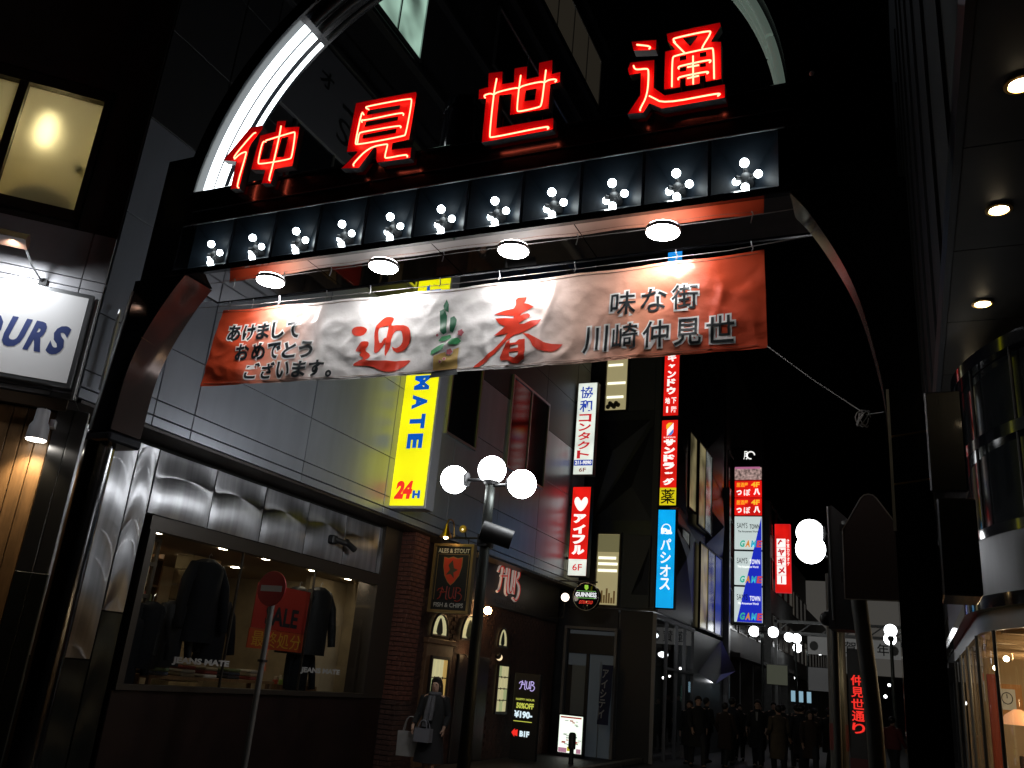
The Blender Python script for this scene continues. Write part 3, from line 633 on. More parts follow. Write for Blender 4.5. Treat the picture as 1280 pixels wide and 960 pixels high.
box('shop_partition', mat('pale_partition', (.42, .33, .21), .8, noise=.12, nscale=3), bld, -9.6, -9.5, 12.75, 13.9, 1.0, 3.11)
stone = mat('stone_pier', (.34, .27, .15), .85, noise=.3, nscale=6, bump=.4, bscale=20)
for k in range(9): box('stone', stone, bld, -10.3, -9.95+.01*(k % 2), 10.35, 10.95+.012*(k % 3), 1.02+k*.23, 1.24+k*.23, ch=.01)
# wooden lattice cabinet at the left of the window
lat = MB()
for y in (8.15, 8.55, 8.95): lat.box(-9.32, -9.28, y, y+.05, 1.9, 3.1)
for z in (1.9, 2.3, 2.72, 3.05): lat.box(-9.325, -9.275, 8.15, 9.0, z, z+.05)
lat.build('display_lattice', FRAME, bld)
box('lattice_board', mat('pale_board', (.55, .46, .32), .8), bld, -9.42, -9.40, 8.18, 9.0, 2.0, 3.08)
cols = [(.5, .48, .44), (.03, .03, .035), (.25, .05, .04), (.05, .06, .09), (.35, .30, .22), (.12, .16, .08)]
# folded clothes on two tables: individuals
def clothes_stack(x, y, z, n, k):
    for i in range(n):
        c = cols[(k+i*2) % len(cols)]
        o = MB().box(x-.16, x+.16, y-.14, y+.14, z+i*.05, z+i*.05+.045, ch=.015).build('folded_garment', mat('cloth_%d' % ((k+i*2) % len(cols)), c, .9), None)
        tag(o, GLAB.pop(0), 'clothes', 'folded clothes on the shop tables')
GC = ['off-white', 'black', 'dark red', 'navy', 'beige', 'olive']
GLAB = []
tabs = [(-9.35, 10.35), (-9.35, 10.85), (-9.35, 11.35), (-9.35, 9.4), (-9.35, 9.9)]
wh = ['under the red poster', 'just right of the red poster', 'farthest right on the table', 'at the table left end', 'left of the stone pier']
for k, (x, y) in enumerate(tabs):
    pos = ['bottom', 'middle', 'top']
    for i in range(3): GLAB.append('folded %s garment, %s of the stack %s' % (GC[(k+i*2) % 6], pos[i], wh[k]))
tb = thing('display_table', 'long low wooden table with folded clothes behind the shop window', 'table', (-9.35, 10.4, 1.0))
box('tabletop', WOODP, tb, -9.6, -9.1, 9.1, 11.7, 1.30, 1.34)
for x in (-9.55, -9.15):
    for y in (9.15, 11.65): box('leg', WOODP, tb, x-.025, x+.025, y-.025, y+.025, 1.0, 1.30)
for k, (x, y) in enumerate(tabs): clothes_stack(x, y, 1.34, 3, k)
shv = thing('stock_shelves', 'tall open shelves of mixed folded stock behind the hanging jackets', 'shelf', (-10.6, 9.6, 1.0))
for z in (1.35, 1.75, 2.15, 2.55, 2.95): box('shelf', WOODP, shv, -10.75, -10.4, 8.1, 10.2, z, z+.03)
for y in (8.08, 9.15, 10.2): box('upright', WOODP, shv, -10.75, -10.4, y, y+.03, 1.0, 3.05)
for ci_, c_ in enumerate(cols):
    mb = MB()
    for z in (1.38, 1.78, 2.18, 2.58):
        for k in range(5):
            y = 8.2+random.random()*1.85; mb.box(-10.7, -10.42, y, y+.12, z, z+.06+random.random()*.24, ch=.01)
    tag(mb.build('folded_stock', mat('stock_%d' % ci_, tuple(min(.7, q*1.5+.02) for q in c_), .9), shv), kind='stuff')
rk = thing('accessory_rack', 'low rack crowded with small pale and coloured goods right of the red poster', 'rack', (-9.2, 12.2, 1.0))
box('rack_board', WOODP, rk, -9.35, -9.0, 11.8, 12.7, 1.02, 1.30)
for ci_, c_ in enumerate(((.6, .55, .45), (.3, .5, .1), (.5, .08, .05), (.5, .4, .3))):
    mb = MB()
    for k in range(7): y = 11.82+random.random()*.8; x = -9.32+random.random()*.25; mb.box(x, x+.06, y, y+.07, 1.30, 1.33+random.random()*.12, ch=.006)
    tag(mb.build('small_goods', mat('goods_%d' % ci_, c_, .7), rk), kind='stuff')
# hanging jackets (torsos) on rails
def jacket(x, y, z, label, m, s=1.0):
    g = thing('hanging_jacket', label, 'jacket', (x, y, z), 'dark jackets hanging in the shop window')
    prof = [(0, .20, .11), (-.06, .235, .12), (-.3, .21, .12), (-.6, .22, .13), (-.78, .24, .13)]
    vs = []; n = 20; fs = []
    for dz, a, b in [(.05, .06, .06)]+prof:
        for k in range(n): t_ = 2*math.pi*k/n; rr = 1+.05*math.sin(5*t_+dz*8); vs.append((x+b*s*math.cos(t_)*rr, y+a*s*math.sin(t_)*rr, z+dz*s))
    for i in range(5):
        for k in range(n): fs.append((i*n+k, i*n+(k+1) % n, (i+1)*n+(k+1) % n, (i+1)*n+k))
    MB().add(vs, fs, True).build('body', m, g)
    for sg in (-1, 1): MB().tube([(x, y+sg*.17*s, z-.02*s), (x+.03, y+sg*.27*s, z-.2*s), (x+.06, y+sg*.31*s, z-.45*s), (x+.09, y+sg*.32*s, z-.66*s)], [.06*s, .062*s, .055*s, .05*s], 10).build('sleeve', m, g)
    MB().tube([(x, y, z+.05), (x, y, z+.12), (x, y+.03, z+.15), (x, y+.05, z+.12)], .006, 6).build('hanger_hook', ALU, g)
JK = mat('black_denim', (.0045, .005, .007), .8, noise=.3, bump=.3, bscale=14, spec=.15); JK2 = mat('dark_jacket', (.006, .006, .007), .6, bump=.4, bscale=8, spec=.25)
jacket(-8.95, 8.75, 2.2, 'black jacket hanging low at the left end of the shop window', JK)
jacket(-8.9, 9.55, 2.85, 'large black coat hanging above the lettering in the left pane', JK, 1.35)
jacket(-8.95, 9.15, 2.25, 'black jacket hanging between the low jacket and the large coat', JK2)
jacket(-8.95, 11.75, 2.75, 'puffy black jacket with lit shoulders right of the red poster', JK2, 1.25)
jacket(-8.9, 12.25, 2.8, 'black coat hanging against the pale partition', JK2, 1.3)
jacket(-9.0, 12.1, 1.95, 'black trousers and top hanging lowest before the partition', JK, 1.05)
jacket(-8.95, 8.45, 2.0, 'black jacket closest to the left window jamb', JK)
jacket(-9.0, 10.0, 2.4, 'black jacket hanging just left of the stone pier', JK, 1.1)
# red sale poster
POS = mat('poster_red', (.28, .016, .008), .5); POO = mat('poster_orange', (.32, .04, .008), .5); PY = mat('poster_yellow', (.45, .25, .02), .5)
po = thing('sale_poster', 'red and orange sale poster with big yellow characters inside the shop window', 'poster', (-8.62, 10.9, 2.1))
box('board', POS, po, -8.64, -8.625, 10.35, 11.62, 2.08, 2.72)
box('lower_band', POO, po, -8.64, -8.624, 10.33, 11.62, 1.80, 2.075)
yletter('poster_text', PY, po, '最終処分', 10.40, 11.56, 1.83, 2.05, -8.618, .0)
yletter('poster_text', BLACKINK, po, 'SALE', 10.62, 11.4, 2.14, 2.42, -8.618, .03)
# security camera on the steel header
sc_ = thing('security_camera', 'small black security camera on the steel panels above the shop window', 'camera', (-8.4, 11.9, 3.55))
box('bracket', BLACKM, sc_, -8.52, -8.40, 11.70, 11.84, 3.52, 3.66, ch=.02)
MB().tube([(-8.44, 11.78, 3.6), (-8.34, 11.98, 3.57)], .045, 12).build('camera_body', BLACKM, sc_)
MB().tube([(-8.36, 12.0, 3.60), (-8.32, 12.22, 3.50)], .05, 12).build('camera_head', BLACKM, sc_)
# vertical pipes at the corner
for y, x in ((6.36, -7.93), (6.55, -7.95)): MB().tube([(x, y, 4.3), (x, y, 5.25)], .016, 8).build('drain_pipe', ALU, bld)

# big yellow projecting sign
YEL = mat('sign_yellow', (.80, .74, .01), .4, emit=(.95, .90, .004), strength=.92); SB = mat('sign_blue', (.0, .09, .55), .4, emit=(0, .10, .55), strength=.7); SR = mat('sign_red_print', (.75, .02, .02), .4, emit=(.95, .03, .015), strength=.75)
ys = thing('yellow_sign', 'tall yellow lit sign with blue letters and red 24H sticking out over the shop', 'sign', (-7.7, 12.7, 4.3))
box('sign_case', mat('silver_case', (.42, .43, .45), .5, metal=.25), ys, -8.03, -7.30, 12.61, 12.90, 4.28, 9.95, ch=.01)
box('lit_face', YEL, ys, -8.0, -7.34, 12.595, 12.612, 4.33, 9.90)
box('lit_face', YEL, ys, -8.0, -7.34, 12.898, 12.915, 4.33, 9.90)
def xl(name, m, p, data, y): return letter(name, m, p, data, (0, y, 0))
word = 'JEANSMATE'; ds = []
for i, ch in enumerate(word[::-1]):
    z0 = 5.33+i*.36
    ds.append(fit(ch, -7.81, -7.50, z0, z0+.27, .06, rot=True))
# letters read downwards, turned on their side
xl('sign_text', SB, ys, join2(*ds), 12.590)
xl('sign_text', SR, ys, fit('24', -7.93, -7.60, 4.44, 4.76, .07, shear=.12), 12.590)
xl('sign_text', SB, ys, fit('H', -7.57, -7.42, 4.45, 4.59, .07), 12.590)
for z in (5.2, 8.8): box('bracket', ALU, ys, -8.1, -8.02, 12.7, 12.8, z, z+.08)

# ================================================================ CORNER WING at an angle (left edge of the photo)
AN = R(44); P0 = Vector((-8.0, 6.15, 0)); U = Vector((math.cos(AN), math.sin(AN), 0)); NN = Vector((math.sin(AN), -math.cos(AN), 0))
wing = thing('angled_corner_wing', 'dark corner wing with a lit frosted window over a white shop sign', 'building', (P0.x, P0.y, 0), rz=AN)
# local frame: x = along the wall (negative to the left), y = into the wall, z up
def L(mb, name, m, p): return mb.build(name, m, p, local=True)
wm = MB()
wm.box(-8, -1.70, .05, 3, 4.1, 26); wm.box(-1.70, -.44, .05, 3, 4.1, 6.2); wm.box(-1.70, -.44, .05, 3, 7.85, 26); wm.box(-.44, .0, .05, 3, 4.1, 26)
wm.box(-8, -1.7, .0, .049, 7.0, 26); wm.box(-.42, .0, .0, .049, 6.05, 26); wm.box(-1.7, -.42, .0, .049, 7.9, 26)
L(wm, 'wall', DARKWALL2, wing)
WPAN = mat('white_metal_panel', (.50, .50, .52), .32, metal=.35, noise=.04)
for (a, b) in ((-2.6, -1.38), (-1.37, -.245), (-.235, -.002)):
    for (c, d) in ((4.11, 4.16), (4.17, 5.36), (5.37, 5.47), (5.48, 6.04)):
        L(MB().box(a, b, -.02, .048, c, d, ch=.003), 'panel', WPAN, wing)
# window
wd = MB(); wd.box(-2.6, -.44, -.04, .10, 7.72, 7.86); wd.box(-2.6, -.44, -.04, .10, 6.14, 6.26); wd.box(-.50, -.44, -.04, .10, 6.26, 7.72); wd.box(-1.40, -1.31, -.03, .10, 6.26, 7.72); wd.box(-2.6, -2.5, -.03, .1, 6.26, 7.72)
wo = L(wd, 'window_frame', FRAME, wing)
FROST = mat('frosted_pane', (.92, .86, .62), .78, trans=.93, bump=.15, bscale=70)
PANE_ = mat('lit_frosted_pane', (.35, .30, .18), .6, emit=(.80, .66, .32), strength=.22, noise=.1)
t = PANE_.node_tree; b = t.nodes['Principled BSDF']; tc = t.nodes.new('ShaderNodeTexCoord')
L(MB().box(-1.31, -.50, .06, .075, 6.26, 7.72), 'pane', FROST, wo); L(MB().box(-2.5, -1.40, .06, .075, 6.26, 7.72), 'pane', FROST, wo)
room = MB(); room.box(-2.5, -.46, 1.2, 1.25, 6.0, 7.9); room.box(-2.52, -2.5, .1, 1.2, 6.0, 7.9); room.box(-.46, -.44, .1, 1.2, 6.0, 7.9); room.box(-2.5, -.46, .1, 1.2, 6.18, 6.2); room.box(-2.5, -.46, .1, 1.2, 7.86, 7.88)
L(room, 'room_lining', mat('yellowed_wall', (.30, .24, .11), .85), wing)
L(MB().ball((-1.06, .25, 7.30), .15, 20, 12, (.75, .5, 1.6)), 'wall_lamp', glow('room_lamp', (1, .90, .62), 50), wing)
L(MB().ball((-.90, .16, 6.28), .30, 20, 12, (1.15, .22, 1)), 'stored_bag', mat('brown_bag', (.12, .09, .06), .8), wing)
L(MB().lathe((-.60, .09, 6.85), [(.05, 0), (.05, .05), (0, .05)], 16, 'y'), 'vent_plug', BLACKM, wing)
L(MB().box(-2.5, -1.40, .11, .13, 6.26, 6.85), 'window_blind', mat('blind_green_grey', (.20, .22, .17), .8), wing)
# sign
sg = thing('shop_sign', 'white lit rectangular shop sign with slanted navy capital letters', 'sign', (P0.x, P0.y, 0), rz=AN)
for o_ in (): pass
L(MB().box(-2.6, -.05, -.14, -.022, 4.19, 5.27, ch=.01), 'sign_case', ALU, sg)
L(MB().box(-2.56, -.10, -.145, -.141, 4.24, 5.22), 'sign_face', mat('white_sign_face', (.78, .78, .78), .3, emit=(1, 1, 1), strength=.12), sg)
navy = mat('navy_letter', (.035, .06, .22), .5)
ds = []
for i, (ch, a, b) in enumerate((('Y', -1.42, -1.17), ('O', -1.13, -.86), ('U', -.82, -.63), ('R', -.59, -.42), ('S', -.385, -.235))):
    ds.append(fit(ch, a, b, 4.52, 4.86, .05, shear=.18))
o = letter('sign_letter', navy, None, join2(*ds), (0, -.150, 0)); o.parent = sg
L(MB().box(-.035, -.01, -.10, -.02, 4.1, 5.25), 'edge_tube', WHITEP, sg)
# sign lamp on an arm
la = thing('sign_lamp', 'brown box floodlight on a thin arm above the white shop sign', 'lamp', (P0.x, P0.y, 0), rz=AN)
L(MB().tube([(-.60, -.03, 5.33), (-.70, -.28, 5.42), (-.80, -.52, 5.60)], .012, 8), 'arm', ALU, la)
L(MB().box(-.64, -.56, -.06, -.02, 5.30, 5.38), 'bracket', BLACKM, la)
hd = MB(); hd.prism([(-.46, 5.66), (-.60, 5.54), (-.42, 5.50), (-.36, 5.60)], lambda p: (-1.12, p[0]-.04, p[1]), lambda p: (-.74, p[0]-.04, p[1]))
L(hd, 'lamp_housing', mat('brown_lamp', (.10, .05, .03), .5), la)
# the lamp's own light, thrown down onto the sign
al = bpy.data.lights.new('sign_lamp_light', 'SPOT'); al.energy = 46; al.color = (.93, .96, 1); al.spot_size = R(150); al.spot_blend = .8; al.shadow_soft_size = .03
ao = bpy.data.objects.new('sign_lamp_light', al); COL.objects.link(ao); ao.parent = la; ao.location = (-.86, -.60, 5.50); ao.rotation_euler = (R(62), 0, 0)
# timber door boards and lintel below
wood = thing('timber_doorway', 'varnished vertical timber boards lit by a small spotlight', 'doorway', (P0.x, P0.y, 0), rz=AN)
for i in range(11):
    a = -.14-.135*(i+1); L(MB().box(a+.004, a+.131, .02+random.uniform(0, .006), .07, 0, 3.95, ch=.004), 'board', WOODP, wood)
L(MB().box(-3, -.06, -.03, .03, 3.97, 4.09), 'lintel', mat('tan_lintel', (.14, .10, .065), .5), wood)
L(MB().box(-3, -1.64, .04, .08, 0, 3.9), 'side_panel', mat('tan_panel', (.22, .17, .09), .6), wood)
L(MB().box(-3, .0, .08, .2, 0, 4.0), 'backing', JOINT, wood)
st2 = thing('steel_corner_post', 'tall steel clad corner post between the timber boards and the shop', 'post', (P0.x, P0.y, 0), rz=AN)
for a, b in ((-.135, .02), (.025, .17)):
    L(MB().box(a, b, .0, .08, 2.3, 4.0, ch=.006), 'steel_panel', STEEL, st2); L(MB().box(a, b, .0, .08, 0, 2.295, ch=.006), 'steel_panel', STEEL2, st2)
# spotlight
sp = thing('wall_spotlight', 'small grey cylindrical spotlight shining down the timber boards', 'lamp', (P0.x, P0.y, 0), rz=AN)
L(MB().lathe((-.24, -.14, 3.60), [(.105, 0), (.095, .14), (.070, .19), (.066, .32), (0, .32)], 24), 'lamp_body', mat('grey_lamp', (.5, .5, .52), .35), sp)
L(MB().lathe((-.24, -.14, 3.590), [(.094, 0), (.094, .012)], 24), 'lamp_glass', glow('spot_glass', (1, .93, .80), 14), sp)
L(MB().box(-.16, -.11, -.12, .02, 3.76, 3.84), 'bracket', WHITEP, sp)
L(MB().tube([(-.24, -.02, 3.97), (-.23, -.06, 3.92), (-.22, -.09, 3.90)], .005, 6), 'cable', ALU, sp)
al = bpy.data.lights.new('spotlight_light', 'SPOT'); al.energy = 62; al.color = (1, .80, .50); al.spot_size = R(100); al.spot_blend = .8; al.shadow_soft_size = .05
ao = bpy.data.objects.new('spotlight_light', al); COL.objects.link(ao); ao.parent = sp; ao.location = (-.24, -.16, 3.56); ao.rotation_euler = (R(14), 0, 0)

# ================================================================ STREET LAMP WITH THREE GLOBES
def globe_post(x, y, name, label, globes, poleh, gr=.205, group=None, pr=.075, gm=GLOBE, col=STEEL2):
    g = thing(name, label, 'street lamp', (x, y, 0), group)
    MB().tube([(x, y, 0), (x, y, 1.2), (x, y, poleh)], [pr*1.25, pr, pr*.85], 18).build('pole', col, g)
    MB().lathe((x, y, 0), [(pr*2, 0), (pr*2, .12), (pr*1.3, .16)], 20).build('base', col, g)
    for dx, dy, z in globes:
        gg = MB().ball((x+dx, y+dy, z), gr, 28, 16).build('globe', gm, g)
        if abs(dx)+abs(dy) > .01:
            v = Vector((dx, dy, 0)).normalized(); c0 = Vector((x+dx, y+dy, z))
            MB().tube([c0-v*(gr*.78), c0-v*(gr*1.05)], gr*.52, 16).build('globe_collar', BLACKM, g)
            MB().tube([c0-v*gr, Vector((x, y, z-.0))], .022, 8).build('arm', BLACKM, g)
        else: MB().lathe((x, y, poleh-.02), [(pr*1.2, 0), (pr*1.5, .07)], 18).build('globe_collar', BLACKM, g)
    return g
lp = globe_post(-5.0, 10.3, 'globe_street_lamp', 'tall street lamp with three white glass globes in front of the grey building', [(0, 0, 4.34), (-.53, -.05, 4.20), (.50, -.10, 4.12)], 4.15, .188)
fl = thing('tube_speaker', 'short dark cylinder clamped to the three globe lamp post', 'speaker', (-4.9, 10.25, 3.43))
MB().tube([(-4.98, 10.12, 3.50), (-4.62, 10.30, 3.40)], .125, 24).build('body', BLACKM, fl)
MB().tube([(-4.985, 10.117, 3.501), (-4.978, 10.121, 3.499)], .10, 24).build('opening', JOINT, fl)
box('clamp', BLACKM, fl, -5.06, -4.92, 10.18, 10.4, 3.30, 3.45)

# ================================================================ NO ENTRY SIGN
ne = thing('no_entry_sign', 'round red no entry sign with a white bar in front of the shop window', 'road sign', (-7.55, 9.4, 0))
x0, y0, z0 = -7.60, 9.4, 2.55
MB().tube([(x0+.01, y0+.045, 0), (x0+.01, y0+.045, z0+.15)], .038, 16).build('pole', mat('grey_pole', (.20, .20, .20), .45, metal=.4), ne)
REDD = mat('sign_red', (.30, .012, .015), .55)
MB().lathe((x0, y0, z0), [(0, -.012), (.225, -.012), (.228, 0), (.225, .008), (0, .008)], 40, 'y').build('disc', REDD, ne)
box('white_bar', mat('sign_white', (.40, .40, .40), .55), ne, x0-.17, x0+.17, y0-.0165, y0-.0125, z0-.038, z0+.038)
box('clamp', ALU, ne, x0-.06, x0+.08, y0+.01, y0+.09, z0-.02, z0+.02)
box('pole_band', BLACKM, ne, x0-.034, x0+.054, y0+.0, y0+.09, 1.63, 1.66)

# ================================================================ BRICK PUB
pub = thing('brick_pub', 'dark brick pub front with small lit arched windows and a red neon sign', 'pub', (-8.5, 18, 0))
box('brick_pillar_core', MORTAR, pub, -8.9, -8.22, 13.97, 14.49, 0, 4.40)
bmesh_cache = {}
nb = 0; low = MB()
def brick(x0, x1, y0, y1, z0, z1):
    global nb
    mb = MB().box(x0, x1, y0, y1, z0, z1, ch=.006)
    if z0 < 1.12:
        low.add(mb.v, mb.f); return
    k = (round(x1-x0, 3), round(y1-y0, 3))
    if k not in bmesh_cache:
        q = MB().box(0, x1-x0, 0, y1-y0, 0, z1-z0, ch=.006).build('brick', BRICK, pub, local=True); bmesh_cache[k] = q.data
    else: q = bpy.data.objects.new('brick', bmesh_cache[k]); COL.objects.link(q); q.parent = pub
    q.location = Vector((x0, y0, z0))-pub.location; nb += 1
CH = .082
for c in range(53):
    z0 = .03+c*CH; off = .11 if c % 2 else 0
    x = -8.5
    while x < -8.21:
        a, b_ = max(x-off, -8.5), min(x-off+.215, -8.20)
        if b_-a > .04: brick(a, b_, 13.945+random.uniform(0, .006), 13.985, z0, z0+CH-.012)
        x += .225
    y = 13.95
    while y < 14.5:
        a, b_ = max(y-off, 13.985), min(y-off+.215, 14.49)
        if b_-a > .04: brick(-8.24, -8.195+random.uniform(-.006, 0), a, b_, z0, z0+CH-.012)
        y += .225
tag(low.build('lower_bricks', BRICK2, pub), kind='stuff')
box('pillar_cap', BRICK2, pub, -8.55, -8.17, 13.93, 14.52, 4.38, 4.45, ch=.01)
pw = MB(); pw.box(-9.1, -8.5, 14.5, 22.3, 0, 4.44)
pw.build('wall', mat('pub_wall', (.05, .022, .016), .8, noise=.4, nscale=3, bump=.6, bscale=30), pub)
# brick courses of the wall behind: shallow strips, too dark to tell apart singly
cs = MB()
for c in range(52):
    z0 = .03+c*.084; y = 14.5-(.11 if c % 2 else 0)
    while y < 22.2:
        a, b_ = max(y, 14.5), min(y+.2, 22.25)
        if b_-a > .05 and not (15.3 < (a+b_)/2 < 16.3 and z0 < 2.75) and not (16.6 < (a+b_)/2 < 18.3 and z0 < 2.75) and not (18.5 < (a+b_)/2 < 19.5 and .9 < z0 < 2.75) and not (z0 > 3.15): cs.box(-8.5, -8.486, a, b_, z0, z0+.072)
        y += .21
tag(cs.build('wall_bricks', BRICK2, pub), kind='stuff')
box('name_board', PUBW, pub, -8.52, -8.42, 15.3, 22.2, 3.2, 4.40, ch=.02)
box('cornice', PUBW, pub, -8.55, -8.36, 15.2, 22.3, 4.38, 4.47, ch=.02)
PUBT = mat('brown_pub_timber', (.14, .07, .035), .55, noise=.2)  # lighter brown for the door surround and lintel
STG = mat('stained_glass_cream', (.45, .40, .22), .4, emit=(.78, .72, .38), strength=.55); STG2 = mat('stained_glass_amber', (.5, .33, .10), .4, emit=(.85, .55, .16), strength=.42); STG3 = mat('stained_glass_green', (.3, .33, .15), .4, emit=(.55, .62, .30), strength=.5)
LEAD = BLACKM
def leaded(p, y0, y1, z0, z1, nu, nv, x=-8.44):
    fr = MB(); fr.box(x-.03, x+.02, y0-.05, y0, z0-.05, z1+.05); fr.box(x-.03, x+.02, y1, y1+.05, z0-.05, z1+.05); fr.box(x-.03, x+.02, y0, y1, z0-.05, z0); fr.box(x-.03, x+.02, y0, y1, z1, z1+.05)
    f = fr.build('leaded_window', PUBW, p); du = (y1-y0)/nu; dv = (z1-z0)/nv
    for i in range(nu):
        for j in range(nv):
            MB().box(x-.02, x, y0+du*i+.010, y0+du*(i+1)-.010, z0+dv*j+.010, z0+dv*(j+1)-.010).build('pane', STG2 if (i in (0, nu-1) and nu > 3 and i == nu-1) else random.choice([STG, STG, STG3]), f)
    ld_ = MB()
    for i in range(1, nu):
        for j in range(1, nv): ld_.ball((x, y0+du*i, z0+dv*j), .022, 8, 5, (.5, 1, 1.3))
    ld_.build('lead_knots', LEAD, f)
box('door_surround', PUBT, pub, -8.52, -8.42, 15.25, 16.35, .0, 2.22, ch=.01); box('door_lintel', PUBT, pub, -8.53, -8.38, 15.2, 16.4, 2.221, 2.32, ch=.01)
leaded(pub, 15.47, 16.12, .55, 1.95, 4, 4, -8.39)
leaded(pub, 18.72, 19.28, .98, 1.97, 3, 4)
box('inner_door', PUBW, pub, -8.5, -8.44, 16.7, 18.2, 0, 2.1, ch=.02)
def arch(y, z, w_, h):
    pts = [(y-w_/2, z)]+[(y-w_/2*math.cos(R(a)), z+h*math.sin(R(a))**.85) for a in range(15, 180, 15)]+[(y+w_/2, z)]
    f = MB(); 
    for i in range(len(pts)): a, b_ = pts[i], pts[(i+1) % len(pts)]; f.tube([(-8.43, a[0], a[1]), (-8.43, b_[0], b_[1])], .025, 6)
    fo = f.build('arched_window', PUBW, pub)
    inn = [((p[0]-y)*.94+y, (p[1]-z)*.95+z+.004) for p in pts]
    V_, F_ = poly_holes(inn); letter('pane', STG, fo, (V_, F_), (-8.445, 0, 0), (0, 1, 0))
    mid = smooth_loop([(y-.13*w_/.6, z+.02), (y-.10*w_/.6, z+h*.5), (y, z+h*.9), (y+.10*w_/.6, z+h*.5), (y+.13*w_/.6, z+.02)], 1)
    letter('dark_motif', mat('motif', (.03, .05, .03), .5), fo, poly_holes(mid), (-8.438, 0, 0), (0, 1, 0))
arch(15.72, 2.38, .66, .42); arch(17.05, 2.40, .78, .50); arch(18.80, 2.38, .52, .40)
# lamps on the wall
def wall_lamp(y, z, r, m, label, st=0):
    g = thing('pub_wall_lamp', label, 'lamp', (-8.4, y, z))
    MB().tube([(-8.45, y, z-.02), (-8.32, y, z-.14), (-8.25, y, z-r)], .014, 8).build('bracket', BLACKM, g)
    MB().ball((-8.25, y, z), r, 16, 10).build('bulb', m, g)
PL = glow('pub_lamp_light', (1, .58, .24), 60); PL2 = glow('pub_lamp_dim', (1, .66, .32), 16)
wall_lamp(17.45, 3.05, .085, PL, 'bright amber bulb lamp beside the red neon pub name')
wall_lamp(16.95, 2.13, .075, PL2, 'amber bulb lamp between the pub doors')
g = thing('crescent_wall_lamp', 'small half shaded wall lamp right of the pub arch windows', 'lamp', (-8.4, 18.4, 2.14))
MB().ball((-8.33, 18.45, 2.13), .07, 14, 8).build('bulb', glow('dim_amber', (1, .75, .45), 1.2), g); MB().ball((-8.34, 18.40, 2.16), .072, 14, 8).build('shade', BLACKM, g)
# neon pub name
HUBR = mat('pub_red_letter', (.5, .02, .015), .45, emit=(.9, .04, .02), strength=.22); HUBW = mat('pub_white_rim', (.6, .5, .45), .5, emit=(.8, .65, .58), strength=.22)
def hub(p, y0, y1, z0, z1, plane, m1, m2, sl=.1):
    """curly capital letters of the pub name"""
    w_ = y1-y0; h = z1-z0
    st = [[(0, .62), (.06, .80), (.20, .82), (.26, .66)], [(.19, .95), (.17, .55), (.12, .12), (.03, .04)], [(.12, .52), (.30, .56), (.38, .58)], [(.38, .98), (.37, .55), (.36, .08), (.44, .02)],
          [(.48, .90), (.46, .45), (.50, .14), (.58, .10), (.64, .25), (.66, .92)], [(.66, .3), (.70, .12)], [(.76, .96), (.75, .5), (.74, .1)],
          [(.72, .88), (.86, .92), (.94, .78), (.90, .62), (.78, .54), (.93, .48), (1.0, .30), (.96, .05), (.84, -.10), (.72, -.02)]]
    for rad, m, off in ((.040, m2, 0), (.022, m1, .020)):
        mb = MB()
        for s in st:
            ln = smooth_line([plane(y0+u*w_+sl*v*h*.0, z0+v*h, off) for u, v in s], 2); mb.tube(ln, rad*h*1.15, 8)
        mb.build('name_letter', m, p)
hn = hub(pub, 18.05, 19.35, 3.50, 4.25, lambda y, z, o: (-8.37+o, y, z), HUBR, HUBW)
yletter('small_lettering', mat('dull_letter', (.10, .09, .08), .6), pub, 'BRITISH PUB', 18.2, 19.9, 3.30, 3.38, -8.415, .02)
# hanging pub sign, facing down the street
hs = thing('hanging_pub_sign', 'black hanging pub sign with gold frame, red shield and cream lettering', 'sign', (-7.7, 14.5, 2.8))
GOLDF = mat('gold_frame', (.30, .20, .08), .4, metal=.7); CREAM = mat('cream_letter', (.62, .58, .48), .6)
Y_ = 14.5
box('board', mat('sign_black_board', (.008, .008, .008), .5), hs, -8.05, -7.27, Y_, Y_+.08, 2.77, 3.98)
fr = MB()
for a in ((-8.08, -8.03, 2.74, 4.0), (-7.29, -7.24, 2.74, 4.0), (-8.03, -7.29, 2.74, 2.79), (-8.03, -7.29, 3.95, 4.0)): fr.box(a[0], a[1], Y_-.03, Y_+.1, a[2], a[3])
fr.build('frame', GOLDF, hs)
fr = MB()
for a in ((-7.99, -7.98, 2.97, 3.80), (-7.34, -7.33, 2.97, 3.80), (-7.99, -7.33, 3.80, 3.81)): fr.box(a[0], a[1], Y_-.006, Y_, a[2], a[3])
fr.build('inner_line', GOLDF, hs)
xl('lettering', CREAM, hs, fit('ALES & STOUT', -7.99, -7.33, 3.83, 3.91, .02), Y_-.008); xl('lettering', mat('grey_letter', (.4, .38, .35), .6), hs, fit('FISH & CHIPS', -7.97, -7.36, 2.84, 2.92, .02), Y_-.008)
sh = [(-7.84, 3.74), (-7.75, 3.72), (-7.66, 3.75), (-7.57, 3.72), (-7.47, 3.74), (-7.47, 3.58), (-7.51, 3.42), (-7.60, 3.30), (-7.66, 3.25), (-7.73, 3.31), (-7.80, 3.42), (-7.84, 3.58)]
xl('shield', mat('shield_rim', (.30, .16, .05), .5), hs, poly_holes([((x+7.655)*1.07-7.655, (z-3.5)*1.07+3.5) for x, z in sh]), Y_-.008)
xl('shield', mat('shield_red', (.55, .045, .015), .5), hs, poly_holes(sh), Y_-.012)
MB().add([(-7.66, Y_-.016, 3.70), (-7.62, Y_-.016, 3.55), (-7.53, Y_-.016, 3.52), (-7.62, Y_-.016, 3.47), (-7.60, Y_-.016, 3.36), (-7.68, Y_-.016, 3.44), (-7.78, Y_-.016, 3.42), (-7.70, Y_-.016, 3.52), (-7.74, Y_-.016, 3.60)], [(0, 1, 2, 3, 4, 5, 6, 7, 8)]).build('shield_emblem', mat('emblem', (.06, .05, .03), .5), hs, recalc=False)
